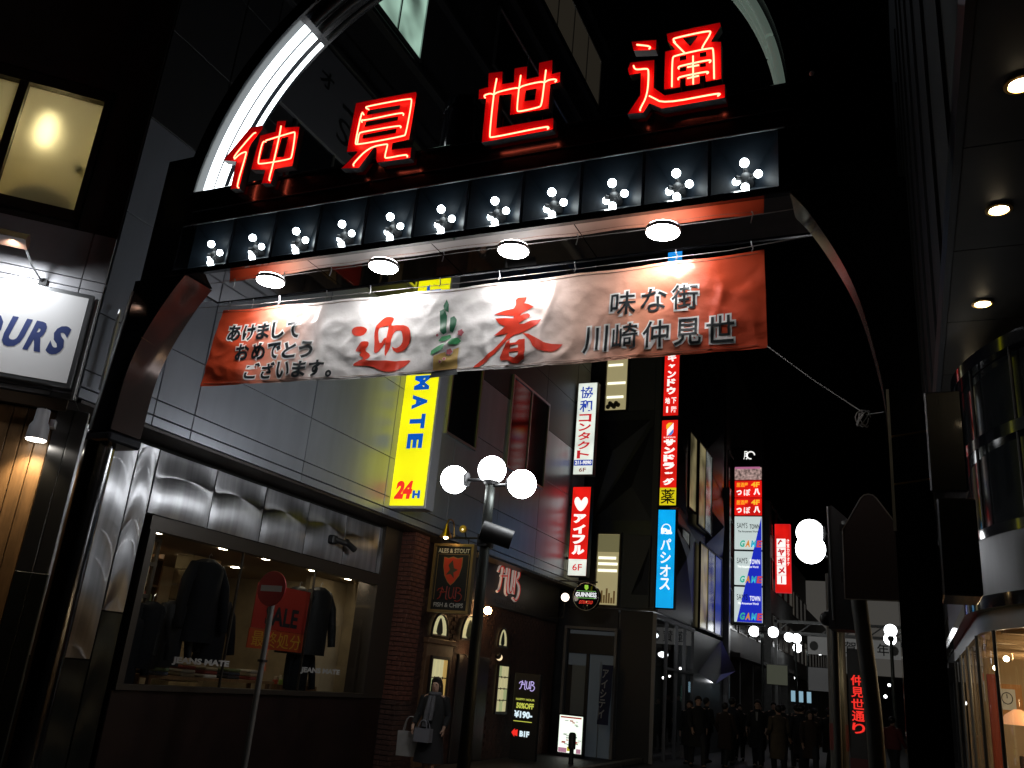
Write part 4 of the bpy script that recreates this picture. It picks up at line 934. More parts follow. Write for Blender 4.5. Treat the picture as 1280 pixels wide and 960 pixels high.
hub(hs, -7.92, -7.40, 2.97, 3.22, lambda u, z, o: (u, Y_-.012-o*.3, z), mat('dull_red', (.35, .03, .015), .5), mat('dull_red_dark', (.12, .01, .006), .5))
MB().tube([(-8.08, Y_+.04, 4.12), (-7.15, Y_+.04, 4.12)], .018, 8).build('bracket_arm', BLACKM, hs)
for x in (-7.95, -7.4): MB().tube([(x, Y_+.04, 4.12), (x, Y_+.04, 3.99)], .01, 6).build('hanger', BLACKM, hs)
gl = thing('gooseneck_lamp', 'brass gooseneck bell lamp lighting the hanging pub sign', 'lamp', (-7.75, 14.4, 4.1))
MB().tube(smooth_line([(-7.72, 14.54, 4.12), (-7.72, 14.50, 4.42), (-7.74, 14.3, 4.44), (-7.74, 14.26, 4.32)], 2), .014, 8).build('neck', BRASS, gl)
MB().lathe((-7.74, 14.26, 4.08), [(.12, 0), (.115, .02), (.07, .09), (.04, .18), (.03, .25), (0, .26)], 20).build('shade', BRASS, gl)
MB().ball((-7.74, 14.26, 4.09), .045, 12, 8).build('bulb', glow('goose_bulb', (1, .68, .32), 26), gl)
s2 = thing('small_sign_lamp', 'second small round brass spotlight above the hanging pub sign', 'lamp', (-7.4, 14.4, 4.2))
MB().lathe((-7.46, 14.36, 4.26), [(.07, 0), (.075, .03), (.04, .12), (0, .12)], 16, 'y').build('shade', BRASS, s2); MB().tube([(-7.46, 14.46, 4.24), (-7.46, 14.54, 4.12)], .012, 6).build('arm', BLACKM, s2)
MB().ball((-7.46, 14.38, 4.25), .03, 10, 6).build('bulb', glow('small_bulb', (1, .75, .4), 2), s2)
# round beer sign and its little globe
bs = thing('round_beer_sign', 'round black beer sign with a green harp and white lettering', 'sign', (-7.6, 21, 3.75))
k = 21/22.
MB().lathe((-7.255, 21.0, 3.80), [(0, -.03), (.325, -.03), (.345, -.015), (.345, .12), (0, .12)], 40, 'y').build('sign_drum', BLACKG, bs)
rim = MB().tube([(-7.255+.335*math.cos(a*.1571), 20.965, 3.80+.335*math.sin(a*.1571)) for a in range(41)], .008, 6); rim.build('rim', ALU, bs)
EW = mat('lit_white_print', (.7, .7, .7), .4, emit=(.9, .95, 1), strength=.95)
xl('lettering', EW, bs, fit('GUINNESS', -7.53, -6.98, 3.79, 3.90, .03), 20.96)
box('line', mat('lit_green_line', (.1, .4, .1), .4, emit=(.3, .8, .2), strength=.5), bs, -7.5, -7.0, 20.958, 20.964, 3.755, 3.768)
box('line', mat('lit_green_line', (.1, .4, .1)), bs, -7.5, -7.0, 20.958, 20.964, 3.925, 3.935)
xl('harp', mat('lit_harp', (.3, .6, .05), .4, emit=(.45, .85, .08), strength=.6), bs, poly_holes([(-7.30, 4.08), (-7.21, 4.08), (-7.20, 4.0), (-7.25, 3.95), (-7.30, 4.0)]), 20.96)
xl('script', mat('lit_red_script', (.6, .02, .02), .4, emit=(.9, .05, .03), strength=.7), bs, fit('extra cold'.upper(), -7.43, -7.08, 3.62, 3.70, .03, shear=.3), 20.96)
MB().tube([(-8.35, 21.05, 4.17), (-7.0, 21.05, 4.17)], .02, 8).build('bracket', BLACKM, bs)
wall_lamp2 = thing('round_glass_lamp', 'small frosted globe lamp on an iron bracket left of the round beer sign', 'lamp', (-7.8, 20.9, 3.7))
MB().ball((-7.74, 20.8, 3.74), .10, 16, 10).build('globe', glow('small_globe', (1, .84, .68), 4), wall_lamp2); MB().tube([(-8.4, 20.9, 3.2), (-7.74, 20.8, 3.25), (-7.74, 20.8, 3.63)], .018, 8).build('bracket', BLACKM, wall_lamp2)
# LED sign panel
lsn = thing('led_menu_sign', 'tall black LED sign with pub name, yellow offer lines and a red arrow', 'sign', (-7.85, 19, 0))
box('cabinet', BLACKM, lsn, -8.15, -7.53, 19.0, 19.12, .05, 1.85, ch=.01)
LP = mat('led_violet', (.1, .1, .1), .5, emit=(.62, .5, 1), strength=.8); LPW = mat('led_violet_rim', (.1, .1, .1), .5, emit=(.85, .8, 1), strength=.6); LY = mat('led_yellow', (.1, .1, .1), .5, emit=(.85, .9, .12), strength=.6); LW = mat('led_white', (.1, .1, .1), .5, emit=(.75, .92, 1), strength=.95); LR = mat('led_red', (.1, 0, 0), .5, emit=(1, .03, .02), strength=.9)
hub(lsn, -8.03, -7.65, 1.50, 1.70, lambda u, z, o: (u, 18.99-o*.2, z), LPW, LP)
xl('led_text', LY, lsn, fit('HAPPY HOUR', -8.08, -7.63, 1.27, 1.315, .02), 18.992); xl('led_text', LY, lsn, fit('50%OFF', -8.06, -7.64, 1.10, 1.22, .04), 18.992)
xl('led_text', LW, lsn, fit('¥190-', -8.10, -7.66, .90, 1.05, .05), 18.992); box('led_line', LY, lsn, -8.1, -7.66, 18.99, 18.996, .825, .84)
xl('led_text', LW, lsn, fit('B1F', -7.93, -7.70, .52, .64, .06), 18.992)
xl('led_arrow', LR, lsn, poly_holes([(-8.13, .59), (-8.05, .50), (-8.05, .54), (-7.98, .52), (-7.98, .66), (-8.05, .64), (-8.05, .68)]), 18.992)
# lit menu board
mn = thing('lit_menu_board', 'bright white backlit menu board standing on the pavement', 'sign', (-7.7, 22, 0))
box('case', BLACKM, mn, -8.12, -7.43, 21.9, 22.02, .02, 1.0, ch=.01)
box('lit_sheet', mat('menu_sheet', (.7, .7, .68), .4, emit=(.88, 1, .86), strength=1.15), mn, -8.08, -7.47, 21.885, 21.899, .10, .96)
mm = {c: mat('menu_%s' % c, col, .5, emit=col, strength=.5) for c, col in (('red', (.55, .06, .05)), ('green', (.25, .38, .16)), ('pink', (.75, .35, .5)), ('yellow', (.85, .75, .05)), ('grey', (.3, .33, .3)))}
for a, c, b_, d, m in ((-8.05, .90, -7.5, .935, 'red'), (-8.07, .105, -7.85, .21, 'pink'), (-7.6, .105, -7.48, .21, 'pink'), (-7.84, .14, -7.75, .24, 'yellow')): box('menu_block', mm[m], mn, a, b_, 21.878, 21.884, c, d)
for k in range(26):
    x = -8.03+random.random()*.48; z = .27+random.random()*.58
    box('menu_print', mm[random.choice(['grey', 'green', 'grey', 'red'])], mn, x, x+.05+random.random()*.05, 21.88, 21.884, z, z+.012+random.random()*.02)
bo = thing('bollard', 'small dark bollard standing before the lit menu board', 'bollard', (-7.2, 20, 0))
MB().lathe((-7.12, 20.2, 0), [(.06, 0), (.05, .3), (.085, .32), (.085, .62), (.06, .66), (0, .67)], 18).build('post', BLACKM, bo)
# entrance beside the pub
en = thing('glass_entrance', 'dark glass building entrance with a pale frame between the pub and the faceted building', 'entrance', (-7.7, 22.8, 0))
GREYL = mat('grey_lit_wall', (.16, .19, .22), .7, emit=(.2, .25, .3), strength=.05)
box('back_wall', GREYL, en, -8.3, -7.0, 22.88, 22.92, 0, 3.1)
fm = MB()
for x in (-8.42, -7.02): fm.box(x, x+.07, 22.74, 22.9, 0, 3.12)
fm.box(-8.42, -6.95, 22.74, 22.9, 3.121, 3.19); fm.build('frame', mat('grey_frame', (.14, .14, .14), .5), en)
fm = MB(); fm.box(-8.28, -8.16, 22.8, 22.87, 0, 2.2); fm.box(-7.78, -7.70, 22.8, 22.87, 0, 2.5); fm.box(-8.3, -7.05, 22.8, 22.87, 2.5, 3.0); fm.build('door_frame', BLACKM, en)
box('door_leaf', mat('pale_door', (.16, .19, .21), .4), en, -8.16, -7.79, 22.82, 22.86, .05, 2.2)
fg = thing('banner_flag', 'narrow dark blue vertical flag with pale characters on a pole', 'flag', (-7.1, 22.4, 0))
vs = []
for j in range(13):
    for i in range(4): vs.append((-7.20+.10*i-.02*j*.3, 22.4+.03*math.sin(j*.8+i), 2.25-j*.12))
MB().add(vs, [(j*4+i, j*4+i+1, j*4+i+5, j*4+i+4) for j in range(12) for i in range(3)], True).build('cloth', mat('navy_cloth', (.015, .02, .06), .8), fg, recalc=False)
V_, F_ = column('アイシティ', 0, .16, 0, 1.2, .02); letter('flag_text', mat('flag_white', (.3, .32, .36), .7), fg, ([(u-.10*(1.2-v)/1.4, v) for u, v in V_], F_), (-7.16, 22.35, .95))
MB().tube([(-7.24, 22.42, 0), (-7.24, 22.42, 2.32)], .012, 6).build('pole', ALU, fg)

patchy(YEL, 1.3, .74, 1.02, None)
# ================================================================ PROJECTING SIGNS ON THE CORNER BUILDING
def lightbox(name, label, x0, x1, y, z0, z1, face, depth=.22, case=None, rim=.025, wall=None):
    g = thing(name, label, 'sign', ((x0+x1)/2, y, z0))
    box('sign_case', case or PANEL_D, g, x0, x1, y, y+depth, z0, z1, ch=.012)
    box('lit_face', face, g, x0+rim, x1-rim, y-.008, y-.0005, z0+rim, z1-rim)
    if wall is not None:
        for z in (z0+.2*(z1-z0), z0+.8*(z1-z0)): box('bracket', BLACKM, g, wall, x0, y+.08, y+.14, z-.03, z+.03)
    return g
WF = mat('lit_white_face', (.7, .7, .66), .4, emit=(.93, 1, .90), strength=.85); RF = mat('lit_red_face', (.7, .01, .01), .4, emit=(.92, .012, .008), strength=.78)
PB = mat('print_blue', (.02, .05, .35), .4, emit=(.03, .07, .42), strength=.8); PR = mat('print_red', (.6, .02, .03), .4, emit=(.62, .02, .03), strength=.8); PWH = mat('print_white', (.8, .8, .78), .4, emit=(1, 1, .95), strength=1.0)
patchy(WF, 1.6, .66, .98, None); patchy(RF, 1.6, .58, .90, None)
kx0, kx1, ky = -7.93, -7.39, 21.3
s1 = lightbox('contact_lens_sign', 'white lit column sign with blue and red vertical characters', -7.95, -7.37, ky, 6.98, 9.60, WF, wall=-8.02, case=ALU)
# the sign is 'kyowa contact' with a phone number and floor
V1 = column('協和', -7.86, -7.50, 8.72, 9.50, .018); V2 = column('コンタクト', -7.86, -7.50, 7.42, 8.70, .035)
xl('sign_text', PB, s1, V1, ky-.012); xl('sign_text', PR, s1, V2, ky-.012)
box('number_band', PB, s1, -7.92, -7.40, ky-.011, ky-.009, 7.24, 7.40); xl('sign_text', PWH, s1, fit('211-9090', -7.89, -7.43, 7.27, 7.375, .03), ky-.014)
xl('sign_text', mat('print_brown', (.25, .06, .05), .4, emit=(.3, .1, .08), strength=.6), s1, fit('6F', -7.77, -7.57, 7.07, 7.18, .02), ky-.012)
s2_ = lightbox('red_heart_sign', 'red lit column sign with a white heart and white katakana', -7.92, -7.38, ky, 4.32, 6.68, RF, wall=-8.02)
box('white_base', WF, s2_, -7.895, -7.405, ky-.0105, ky-.0085, 4.345, 4.76)
xl('sign_text', PR, s2_, fit('6F', -7.78, -7.52, 4.47, 4.64, .015), ky-.014)
xl('heart', PWH, s2_, poly_holes(smooth_loop([(-7.65, 5.95), (-7.84, 6.20), (-7.83, 6.36), (-7.74, 6.40), (-7.655, 6.28), (-7.645, 6.28), (-7.56, 6.40), (-7.47, 6.36), (-7.46, 6.20)], 2)), ky-.012)
xl('sign_text', PWH, s2_, column('アイフル', -7.83, -7.48, 4.86, 5.95, .07), ky-.012)

# ================================================================ FACETED BLACK BUILDING
fb = thing('faceted_black_building', 'black building with folded triangular facets and lit windows', 'building', (-7, 27, 0))
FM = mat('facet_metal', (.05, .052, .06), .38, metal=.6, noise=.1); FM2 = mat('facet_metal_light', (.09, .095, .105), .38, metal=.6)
box('wall', FM, fb, -14, -6.0, 23.0, 32.4, 3.7, 16); box('rear_wall', DARKWALL, fb, -14, -7.02, 23.02, 32.3, 0, 3.69)
# folded facets on the street side and on the front
def facet(pts, h, m, name='facet'):
    c = sum((Vector(p) for p in pts), Vector())/len(pts)+Vector(h); n = len(pts)
    MB().add(list(pts)+[tuple(c)], [(i, (i+1) % n, n) for i in range(n)]).build(name, m, fb)
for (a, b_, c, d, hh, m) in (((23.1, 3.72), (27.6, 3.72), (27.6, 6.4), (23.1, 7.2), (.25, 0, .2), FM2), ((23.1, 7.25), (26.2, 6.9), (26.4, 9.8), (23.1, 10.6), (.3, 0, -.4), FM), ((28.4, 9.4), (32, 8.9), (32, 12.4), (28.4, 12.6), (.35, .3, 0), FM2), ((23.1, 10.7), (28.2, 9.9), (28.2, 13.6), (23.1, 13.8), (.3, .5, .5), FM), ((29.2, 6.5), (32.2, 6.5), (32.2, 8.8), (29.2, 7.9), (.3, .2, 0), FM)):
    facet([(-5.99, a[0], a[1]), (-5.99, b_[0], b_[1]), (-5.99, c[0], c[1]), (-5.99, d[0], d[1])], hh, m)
for a, b_, c in (((-7.9, 6.1), (-6.2, 6.1), (-6.2, 8.9)), ((-7.9, 6.2), (-6.3, 9.0), (-7.9, 9.0)), ((-6.9, 3.8), (-6.1, 3.8), (-6.1, 6.0))):
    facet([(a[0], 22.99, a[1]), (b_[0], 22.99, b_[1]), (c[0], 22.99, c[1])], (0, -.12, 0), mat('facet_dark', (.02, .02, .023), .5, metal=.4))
facet([(-5.99, 28.2, 2.4), (-5.95, 31.9, 3.6), (-5.3, 31.0, 2.6), (-5.6, 29.0, 2.1)], (.1, 0, -.25), FM2)
def litwin(x0, x1, z0, z1, nshelf, label):
    f = MB()
    for a in ((x0-.05, x0, z0-.05, z1+.05), (x1, x1+.05, z0-.05, z1+.05), (x0, x1, z0-.05, z0), (x0, x1, z1, z1+.05)): f.box(a[0], a[1], 22.9, 22.998, a[2], a[3])
    fo = f.build('window', FRAME, fb)
    box('lit_room', mat('warm_room', (.5, .44, .25), .8, emit=(.70, .60, .30), strength=.42), fo, x0, x1, 22.985, 22.997, z0, z1)
    for zz in nshelf: box('tube_lamp', glow('room_tube', (1, .98, .75), 1.4), fo, x0+.03, x1-.03-random.random()*.15, 22.97, 22.984, zz-.035, zz+.035)
    return fo
fo = litwin(-7.68, -7.05, 3.80, 5.71, (4.72, 4.90, 5.06), '')
for k in range(7): box('furniture', mat('room_brown', (.22, .13, .05), .7, emit=(.3, .18, .06), strength=.25), fo, -7.6+.07*k, -7.55+.07*k, 22.965, 22.97, 3.85, 4.0+.06*((k*3) % 5))
box('window_blind', mat('blind_olive', (.25, .22, .10), .8, emit=(.4, .36, .17), strength=.32), fo, -7.67, -7.06, 22.96, 22.968, 5.22, 5.70)
fo = litwin(-7.69, -7.05, 9.30, 11.2, (10.72, 10.15, 9.72), '')
for k in range(6): MB().ball((-7.6+.06*k, 22.95, 9.42+.05*((k*2) % 3)), .07, 8, 6).build('plant_clump', mat('room_plant', (.10, .09, .04), .8), fo)
GP = mat('grey_front_panel', (.045, .045, .045), .55)
for x0, x1, z0, z1 in ((-6.98, -6.2, 9.27, 11.8), (-6.95, -6.15, 3.75, 5.7), (-6.2, -6.02, 3.75, 12)): box('front_panel', GP, fb, x0, x1, 22.94, 22.995, z0, z1, ch=.01)
# street side windows
WL = mat('warm_side_window', (.2, .17, .1), .2, emit=(.60, .50, .25), strength=.22); CL = mat('cool_side_window', (.12, .13, .14), .2, emit=(.45, .48, .45), strength=.16); BLU = mat('blue_poster_window', (.02, .03, .2), .3, emit=(.03, .06, .35), strength=.4); patchy(WL, .8, .05, .4, None); patchy(CL, 1.2, .03, .3, None)
window(fb, 26.3, 27.3, 7.2, 9.6, [WL], x=-5.96, n=1, framem=FRAME); window(fb, 27.5, 29.6, 6.9, 9.6, [WL, CL], x=-5.92, n=2, framem=FRAME)
window(fb, 24.2, 26.1, 4.9, 6.3, [GLASSD, CL], x=-5.88, n=2, framem=FRAME)
window(fb, 28.0, 31.6, 3.75, 6.35, [WL, CL, BLU], x=-5.93, n=3, framem=FRAME)
# glazed shop front under it
sf = MB()
for y in (22.95, 24.2, 25.4, 26.4, 27.5): sf.box(-6.06, -5.96, y, y+.05, 0, 3.55)
sf.box(-6.06, -5.95, 22.95, 27.6, 3.551, 3.65); sf.box(-6.06, -5.96, 24.27, 27.5, 2.3, 2.36)
sfo = sf.build('glazed_shop_front', mat('dull_alu', (.16, .16, .17), .5, metal=.5), fb)
CG2 = clear_glass('shop_front_glass', .22)
for a, c in ((23.02, 24.2), (24.27, 25.4), (25.47, 26.4), (26.47, 27.5)): MB().add([(-6.0, a, .05), (-6.0, c, .05), (-6.0, c, 3.55), (-6.0, a, 3.55)], [(0, 1, 2, 3)]).build('glass_pane', CG2, sfo, recalc=False)
box('front_base_wall', mat('facet_dark', (.02, .02, .023), .5, metal=.4), fb, -6.94, -6.07, 22.96, 23.02, 0, 3.69)
box('dark_interior', mat('interior_grey', (.12, .115, .11), .7), fb, -7.0, -6.95, 23.02, 27.5, 0, 3.6)
for k, (y, z) in enumerate(((24.0, 3.35), (24.7, 3.2), (25.9, 2.75))): MB().ball((-6.5, y, z), .15, 14, 8, (1, 1.2, .55)).build('glass_glint', glow('glint_cool', (.92, .97, 1), 4.5), fb)  # glowing balls added to stand for bright reflections in the shop glass
box('green_poster', mat('green_poster', (.1, .4, .3), .5, emit=(.15, .5, .38), strength=.3), fb, -6.1, -6.08, 26.55, 26.95, 1.5, 1.95)
box('corner_fin', mat('grey_fin', (.20, .20, .21), .35, metal=.6), fb, -6.02, -5.78, 32.4, 32.7, 0, 9.2, ch=.02)
box('side_base', FM2, fb, -6.6, -5.97, 27.6, 32.3, 0, 3.6)
MB().ball((-5.9, 30.2, 2.2), .10, 12, 8, (1, 1.6, .5)).build('entrance_lamp', glow('entry_glow', (.95, .97, 1), 5), fb)
# column of signs on its front corner
y = 22.75
c0 = lightbox('upper_blue_sign', 'small part of a blue lit sign seen between the gate soffit and the banner', -5.93, -5.46, y, 12.2, 14.3, mat('lit_azure', (0, .3, .7), .4, emit=(.02, .30, .85), strength=.9), case=BLACKM)
c1 = lightbox('red_discount_shop_sign', 'red lit vertical sign with white katakana just below the banner', -5.93, -5.46, y, 8.99, 11.9, RF, case=BLACKM)
xl('sign_text', PWH, c1, column('ショップキャンドゥ', -5.82, -5.57, 9.62, 11.85, .05), y-.012)
xl('sign_text', PWH, c1, join2(fit('地', -5.86, -5.72, 9.36, 9.54, .03), fit('下', -5.68, -5.54, 9.36, 9.54, .03), fit('1', -5.82, -5.77, 9.10, 9.28, .03), fit('階', -5.68, -5.53, 9.10, 9.28, .01)), y-.012)
c2 = lightbox('drugstore_sign', 'red lit drugstore sign with white katakana and yellow medicine square', -5.95, -5.46, y, 6.46, 8.90, RF, case=BLACKM)
xl('sign_text', PWH, c2, column('サンドラッグ', -5.86, -5.54, 7.02, 8.34, .08), y-.012)
box('yellow_square', mat('lit_yellow', (.7, .6, 0), .4, emit=(.85, .70, .01), strength=.75), c2, -5.93, -5.48, y-.011, y-.0085, 6.48, 6.96); xl('sign_text', BLACKINK, c2, fit('薬', -5.90, -5.51, 6.52, 6.92, .012), y-.014)
LO = mat('lit_orange', (.8, .4, 0), .4, emit=(1, .55, .03), strength=.9); LB = mat('lit_sky', (.05, .3, .8), .4, emit=(.08, .25, .75), strength=.9)
xl('logo', PWH, c2, poly_holes([(-5.78, 8.42), (-5.78, 8.60), (-5.60, 8.80), (-5.60, 8.62)]), y-.012); xl('logo', LO, c2, poly_holes([(-5.80, 8.62), (-5.80, 8.74), (-5.74, 8.80), (-5.63, 8.80), (-5.76, 8.63)]), y-.014); xl('logo', LB, c2, poly_holes([(-5.60, 8.60), (-5.60, 8.52), (-5.66, 8.44), (-5.75, 8.44), (-5.62, 8.60)]), y-.014)
xl('sign_text', PWH, c2, fit('SUNDRUG', -5.87, -5.54, 8.36, 8.40, .01), y-.012)
SKY = mat('lit_cyan_face', (0, .35, .75), .4, emit=(0, .42, .93), strength=.88)
patchy(SKY, 1.5, .74, .98, None)
c3 = lightbox('blue_shop_sign', 'bright sky blue lit vertical sign with white katakana', -5.97, -5.46, y, 3.76, 6.38, SKY, case=BLACKM)
xl('sign_text', PWH, c3, column('パシオス', -5.86, -5.58, 4.22, 5.60, .02), y-.012)
xl('logo', PWH, c3, join2(poly_holes([(-5.72+.13*math.cos(a*.3), 5.84+.14*math.sin(a*.3)) for a in range(21)], [[(-5.72+.105*math.cos(a*.3), 5.84+.115*math.sin(a*.3)) for a in range(21)]]), fit('Pa', -5.86, -5.56, 5.70, 5.86, .06)), y-.012)
# game arcade sign tower
GA = thing('game_arcade_sign_tower', 'tall stack of lit signs with black top, red middle and white and blue game panels', 'sign', (-5.4, 34, 4))
def tier(z0, z1, m): return box('lit_panel', m, GA, -5.87, -4.85, 33.99, 34.05, z0+.02, z1-.02)
box('sign_case', BLACKM, GA, -5.92, -4.80, 34.051, 34.4, 4.35, 11.2)
gy = 33.98
tier(10.38, 11.15, mat('black_panel', (.01, .01, .01), .4)); xl('sign_text', PWH, GA, join2(poly_holes([(-5.25+.17*math.cos(a*.35), 10.85+.17*math.sin(a*.35)) for a in range(15)]+[(-5.25+.12*math.cos(a*.35), 10.85+.12*math.sin(a*.35)) for a in range(14, -1, -1)]), fit('月', -5.53, -5.38, 10.68, 11.02, .02)), gy)
FD = mat('food_photo', (.5, .35, .3), .5, emit=(.62, .42, .38), strength=.5); patchy(FD, 9, .15, .8, None)
tier(9.86, 10.38, FD); box('strip', mat('lit_pink', (.5, .1, .3), .5, emit=(.8, .25, .5), strength=.5), GA, -5.86, -4.9, gy, gy+.008, 10.30, 10.38)
for z in (8.45, 9.15):
    tier(z, z+.70, RF); xl('sign_text', PWH, GA, join2(fit('つ', -5.80, -5.60, z+.10, z+.30, .06), fit('ぼ', -5.52, -5.27, z+.08, z+.34, .02), fit('八', -5.15, -4.90, z+.10, z+.36, .08)), gy)
    xl('sign_text', LO, GA, join2(fit('居酒屋', -5.80, -5.36, z+.42, z+.60, .01), fit('4F', -5.24, -4.92, z+.42, z+.62, .04)), gy)
WF2 = mat('lit_pale_face', (.6, .63, .63), .4, emit=(.74, .86, .84), strength=.72); BF = mat('lit_blue_face', (.01, .02, .4), .4, emit=(.015, .03, .62), strength=.75)
for z0, z1 in ((7.13, 8.43), (5.79, 7.09), (4.43, 5.75)): tier(z0, z1, WF2)
xl('blue_wedge', BF, GA, poly_holes([(-4.86, 8.40), (-4.86, 4.45), (-5.78, 4.45)]), 33.984)
GC_ = [mat('game_%d' % i, c, .4, emit=c, strength=.75) for i, c in enumerate(((.05, .5, .35), (.8, .3, .05), (.05, .45, .6), (.75, .08, .1)))]
for z0 in (7.13, 5.79, 4.43):
    for i, ch in enumerate('GAME'): xl('game_letter', GC_[i], GA, fit(ch, -5.68+.21*i, -5.50+.21*i, z0+.10, z0+.36, .05, shear=.15), gy-.01)
    xl('sign_text', BLACKINK, GA, fit("SAM'S", -5.78, -5.38, z0+.82, z0+1.04, .0), gy-.01); xl('sign_text', BLACKINK if z0 > 7 else PWH, GA, fit('TOWN', -5.30, -4.92, z0+.80, z0+.98, .02), gy-.01)
    xl('sign_text', BLACKINK if z0 > 7 else PWH, GA, fit('The Amusement World', -5.74, -4.98, z0+.66, z0+.74, .02), gy-.012)
hy = lightbox('red_karaoke_sign', 'red lit vertical sign with white boxed katakana far down the street', -5.66, -4.92, 44, 6.72, 10.03, RF, case=PR)
for i, ch in enumerate('ヘヤギメー'):
    z1 = 9.30-i*.44; box('white_square', PWH, hy, -5.57, -5.15, 43.984, 43.990, z1-.42, z1); xl('sign_text', PR, hy, column(ch, -5.53, -5.19, z1-.40, z1-.02, .06), 43.975)
xl('sign_text', PWH, hy, column('個室カラオケ', -5.10, -4.98, 8.0, 9.3, .02), 43.984)

# ================================================================ BUILDINGS FURTHER DOWN THE STREET
def simple_building(label, x0, x1, y0, y1, h, m, side, wm, rows, z0=4.2, dz=2.6, frac=.5, floor_h=3.4, shop=None, cat='building'):
    g = thing('street_building', label, cat, ((x0+x1)/2, (y0+y1)/2, 0))
    box('wall', m, g, x0, x1, y0, y1, floor_h, h)
    xs = x1 if side == 'l' else x0; s = 1 if side == 'l' else -1
    for r_ in range(rows):
        n = max(2, int((y1-y0)/2.2)); w_ = (y1-y0)/n
        for i in range(n):
            a = y0+w_*i+.3; c = y0+w_*(i+1)-.3; z = z0+dz*r_
            if z+1.5 > h: continue
            f = MB(); 
            for q in ((a-.05, a, z-.05, z+1.45), (c, c+.05, z-.05, z+1.45), (a, c, z-.05, z), (a, c, z+1.4, z+1.45)): f.box(xs-s*.02, xs+s*.05, q[0], q[1], q[2], q[3])
            fo = f.build('window', FRAME, g); box('pane', random.choice(wm), fo, xs-s*.01, xs+s*.02, a+.002, c-.002, z+.002, z+1.398)
    # recessed shop at street level
    n = max(2, int((y1-y0)/3)); w_ = (y1-y0)/n
    for i in range(n+1):
        y = y0+w_*i; box('pier', m, g, min(xs, xs-s*1.0), max(xs, xs-s*1.0), max(y0, y-.15), min(y1, y+.15), 0, floor_h)
    box('shop_back', shop or DARKWALL, g, xs-s*1.05-.02, xs-s*1.05+.02, y0, y1, 0, floor_h)
    box('awning', DARKWALL2, g, min(xs, xs+s*.5), max(xs, xs+s*.5), y0+.2, y1-.2, floor_h-.25, floor_h-.1)
    return g
GW = [GLASSD, GLASSD, GLASSD, DIM]
dimshop = mat('dim_shop', (.12, .11, .10), .7, emit=(.5, .45, .35), strength=.02)
BA = mat('pale_render', (.12, .12, .115), .7, noise=.2); BB = mat('brown_tile', (.07, .05, .042), .6, noise=.2)
simple_building('dark slim building carrying the game arcade sign tower', -12, -6.0, 32.9, 42.5, 15, DARKWALL2, 'l', GW, 3, shop=dimshop)
simple_building('grey ribbed building behind the red karaoke sign', -12, -5.75, 43, 52, 11, BA, 'l', GW, 3, shop=dimshop)
simple_building('brown tiled building past the karaoke sign', -12, -6.2, 52.4, 64, 10, BB, 'l', GW, 2, shop=dimshop)
simple_building('low pale building near the far end of the left side', -12, -6.2, 64.5, 80, 8, BA, 'l', GW, 2, shop=dimshop)
simple_building('dark block far along the right side', 1.6, 8, 30, 44, 9, DARKWALL, 'r', GW, 2, shop=dimshop)
simple_building('second dark block further along the right side', 1.4, 8, 44.5, 60, 10, DARKWALL2, 'r', GW, 2, shop=dimshop)
simple_building('last dark block on the right before the far gate', 1.2, 8, 60.5, 80, 9, DARKWALL, 'r', GW, 2, shop=dimshop)
eb = thing('end_building', 'wide pale building closing the far end of the street', 'building', (-2.5, 84, 0))
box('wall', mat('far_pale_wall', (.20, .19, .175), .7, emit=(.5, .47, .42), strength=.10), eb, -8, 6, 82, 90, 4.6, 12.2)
box('lower_wall', DARKWALL, eb, -8, 6, 82.2, 90, 0, 4.59); box('ledge', DARKWALL2, eb, -8, 6, 81.8, 82, 7.0, 7.4)
for i in range(5): box('lit_strip', mat('far_strip', (.3, .3, .3), .5, emit=(.75, .75, .68), strength=.22), eb, -6+2.2*i, -4.4+2.2*i, 81.9, 81.98, 6.1, 6.25)
# far cross-street banner
fbn = thing('far_new_year_banner', 'white new year banner stretched across the far end of the street', 'banner', (-2.1, 40, 4.3))
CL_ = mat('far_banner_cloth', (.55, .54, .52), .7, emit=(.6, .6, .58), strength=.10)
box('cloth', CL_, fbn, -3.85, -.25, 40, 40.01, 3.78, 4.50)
xl('banner_text', BLACKINK, fbn, join2(*[fit(c, -3.0+.62*i, -2.55+.62*i, 3.90, 4.38, .01) for i, c in enumerate('謹賀新年')]), 39.99)
for x in (-3.6, -.5): xl('emblem', mat('emblem_grey', (.2, .2, .18), .7), fbn, poly_holes([(x+.18*math.cos(a*.7), 4.12+.2*math.sin(a*.7)) for a in range(9)]), 39.99)
MB().tube([(-5.5, 40.02, 4.62), (-2, 40.02, 4.52), (1.4, 40.02, 4.62)], .012, 5).build('cord', STRING, fbn)
fr_ = thing('far_arcade_frame', 'pale steel arcade frame crossing the street behind the white banner', 'arch', (-2, 43, 0))
for z in (4.75, 5.25): box('beam', mat('pale_steel', (.25, .25, .24), .5), fr_, -5.6, 1.4, 43, 43.15, z, z+.12)
for x in (-5.6, 1.3): box('post', mat('pale_steel', (.25, .25, .24), .5), fr_, x, x+.12, 43, 43.15, 0, 5.4)
for i in range(7): MB().tube([(-5.5+i, 43.07, 4.87), (-5.0+i, 43.07, 5.25)], .03, 6).build('brace', mat('pale_steel', (.25, .25, .24), .5), fr_)
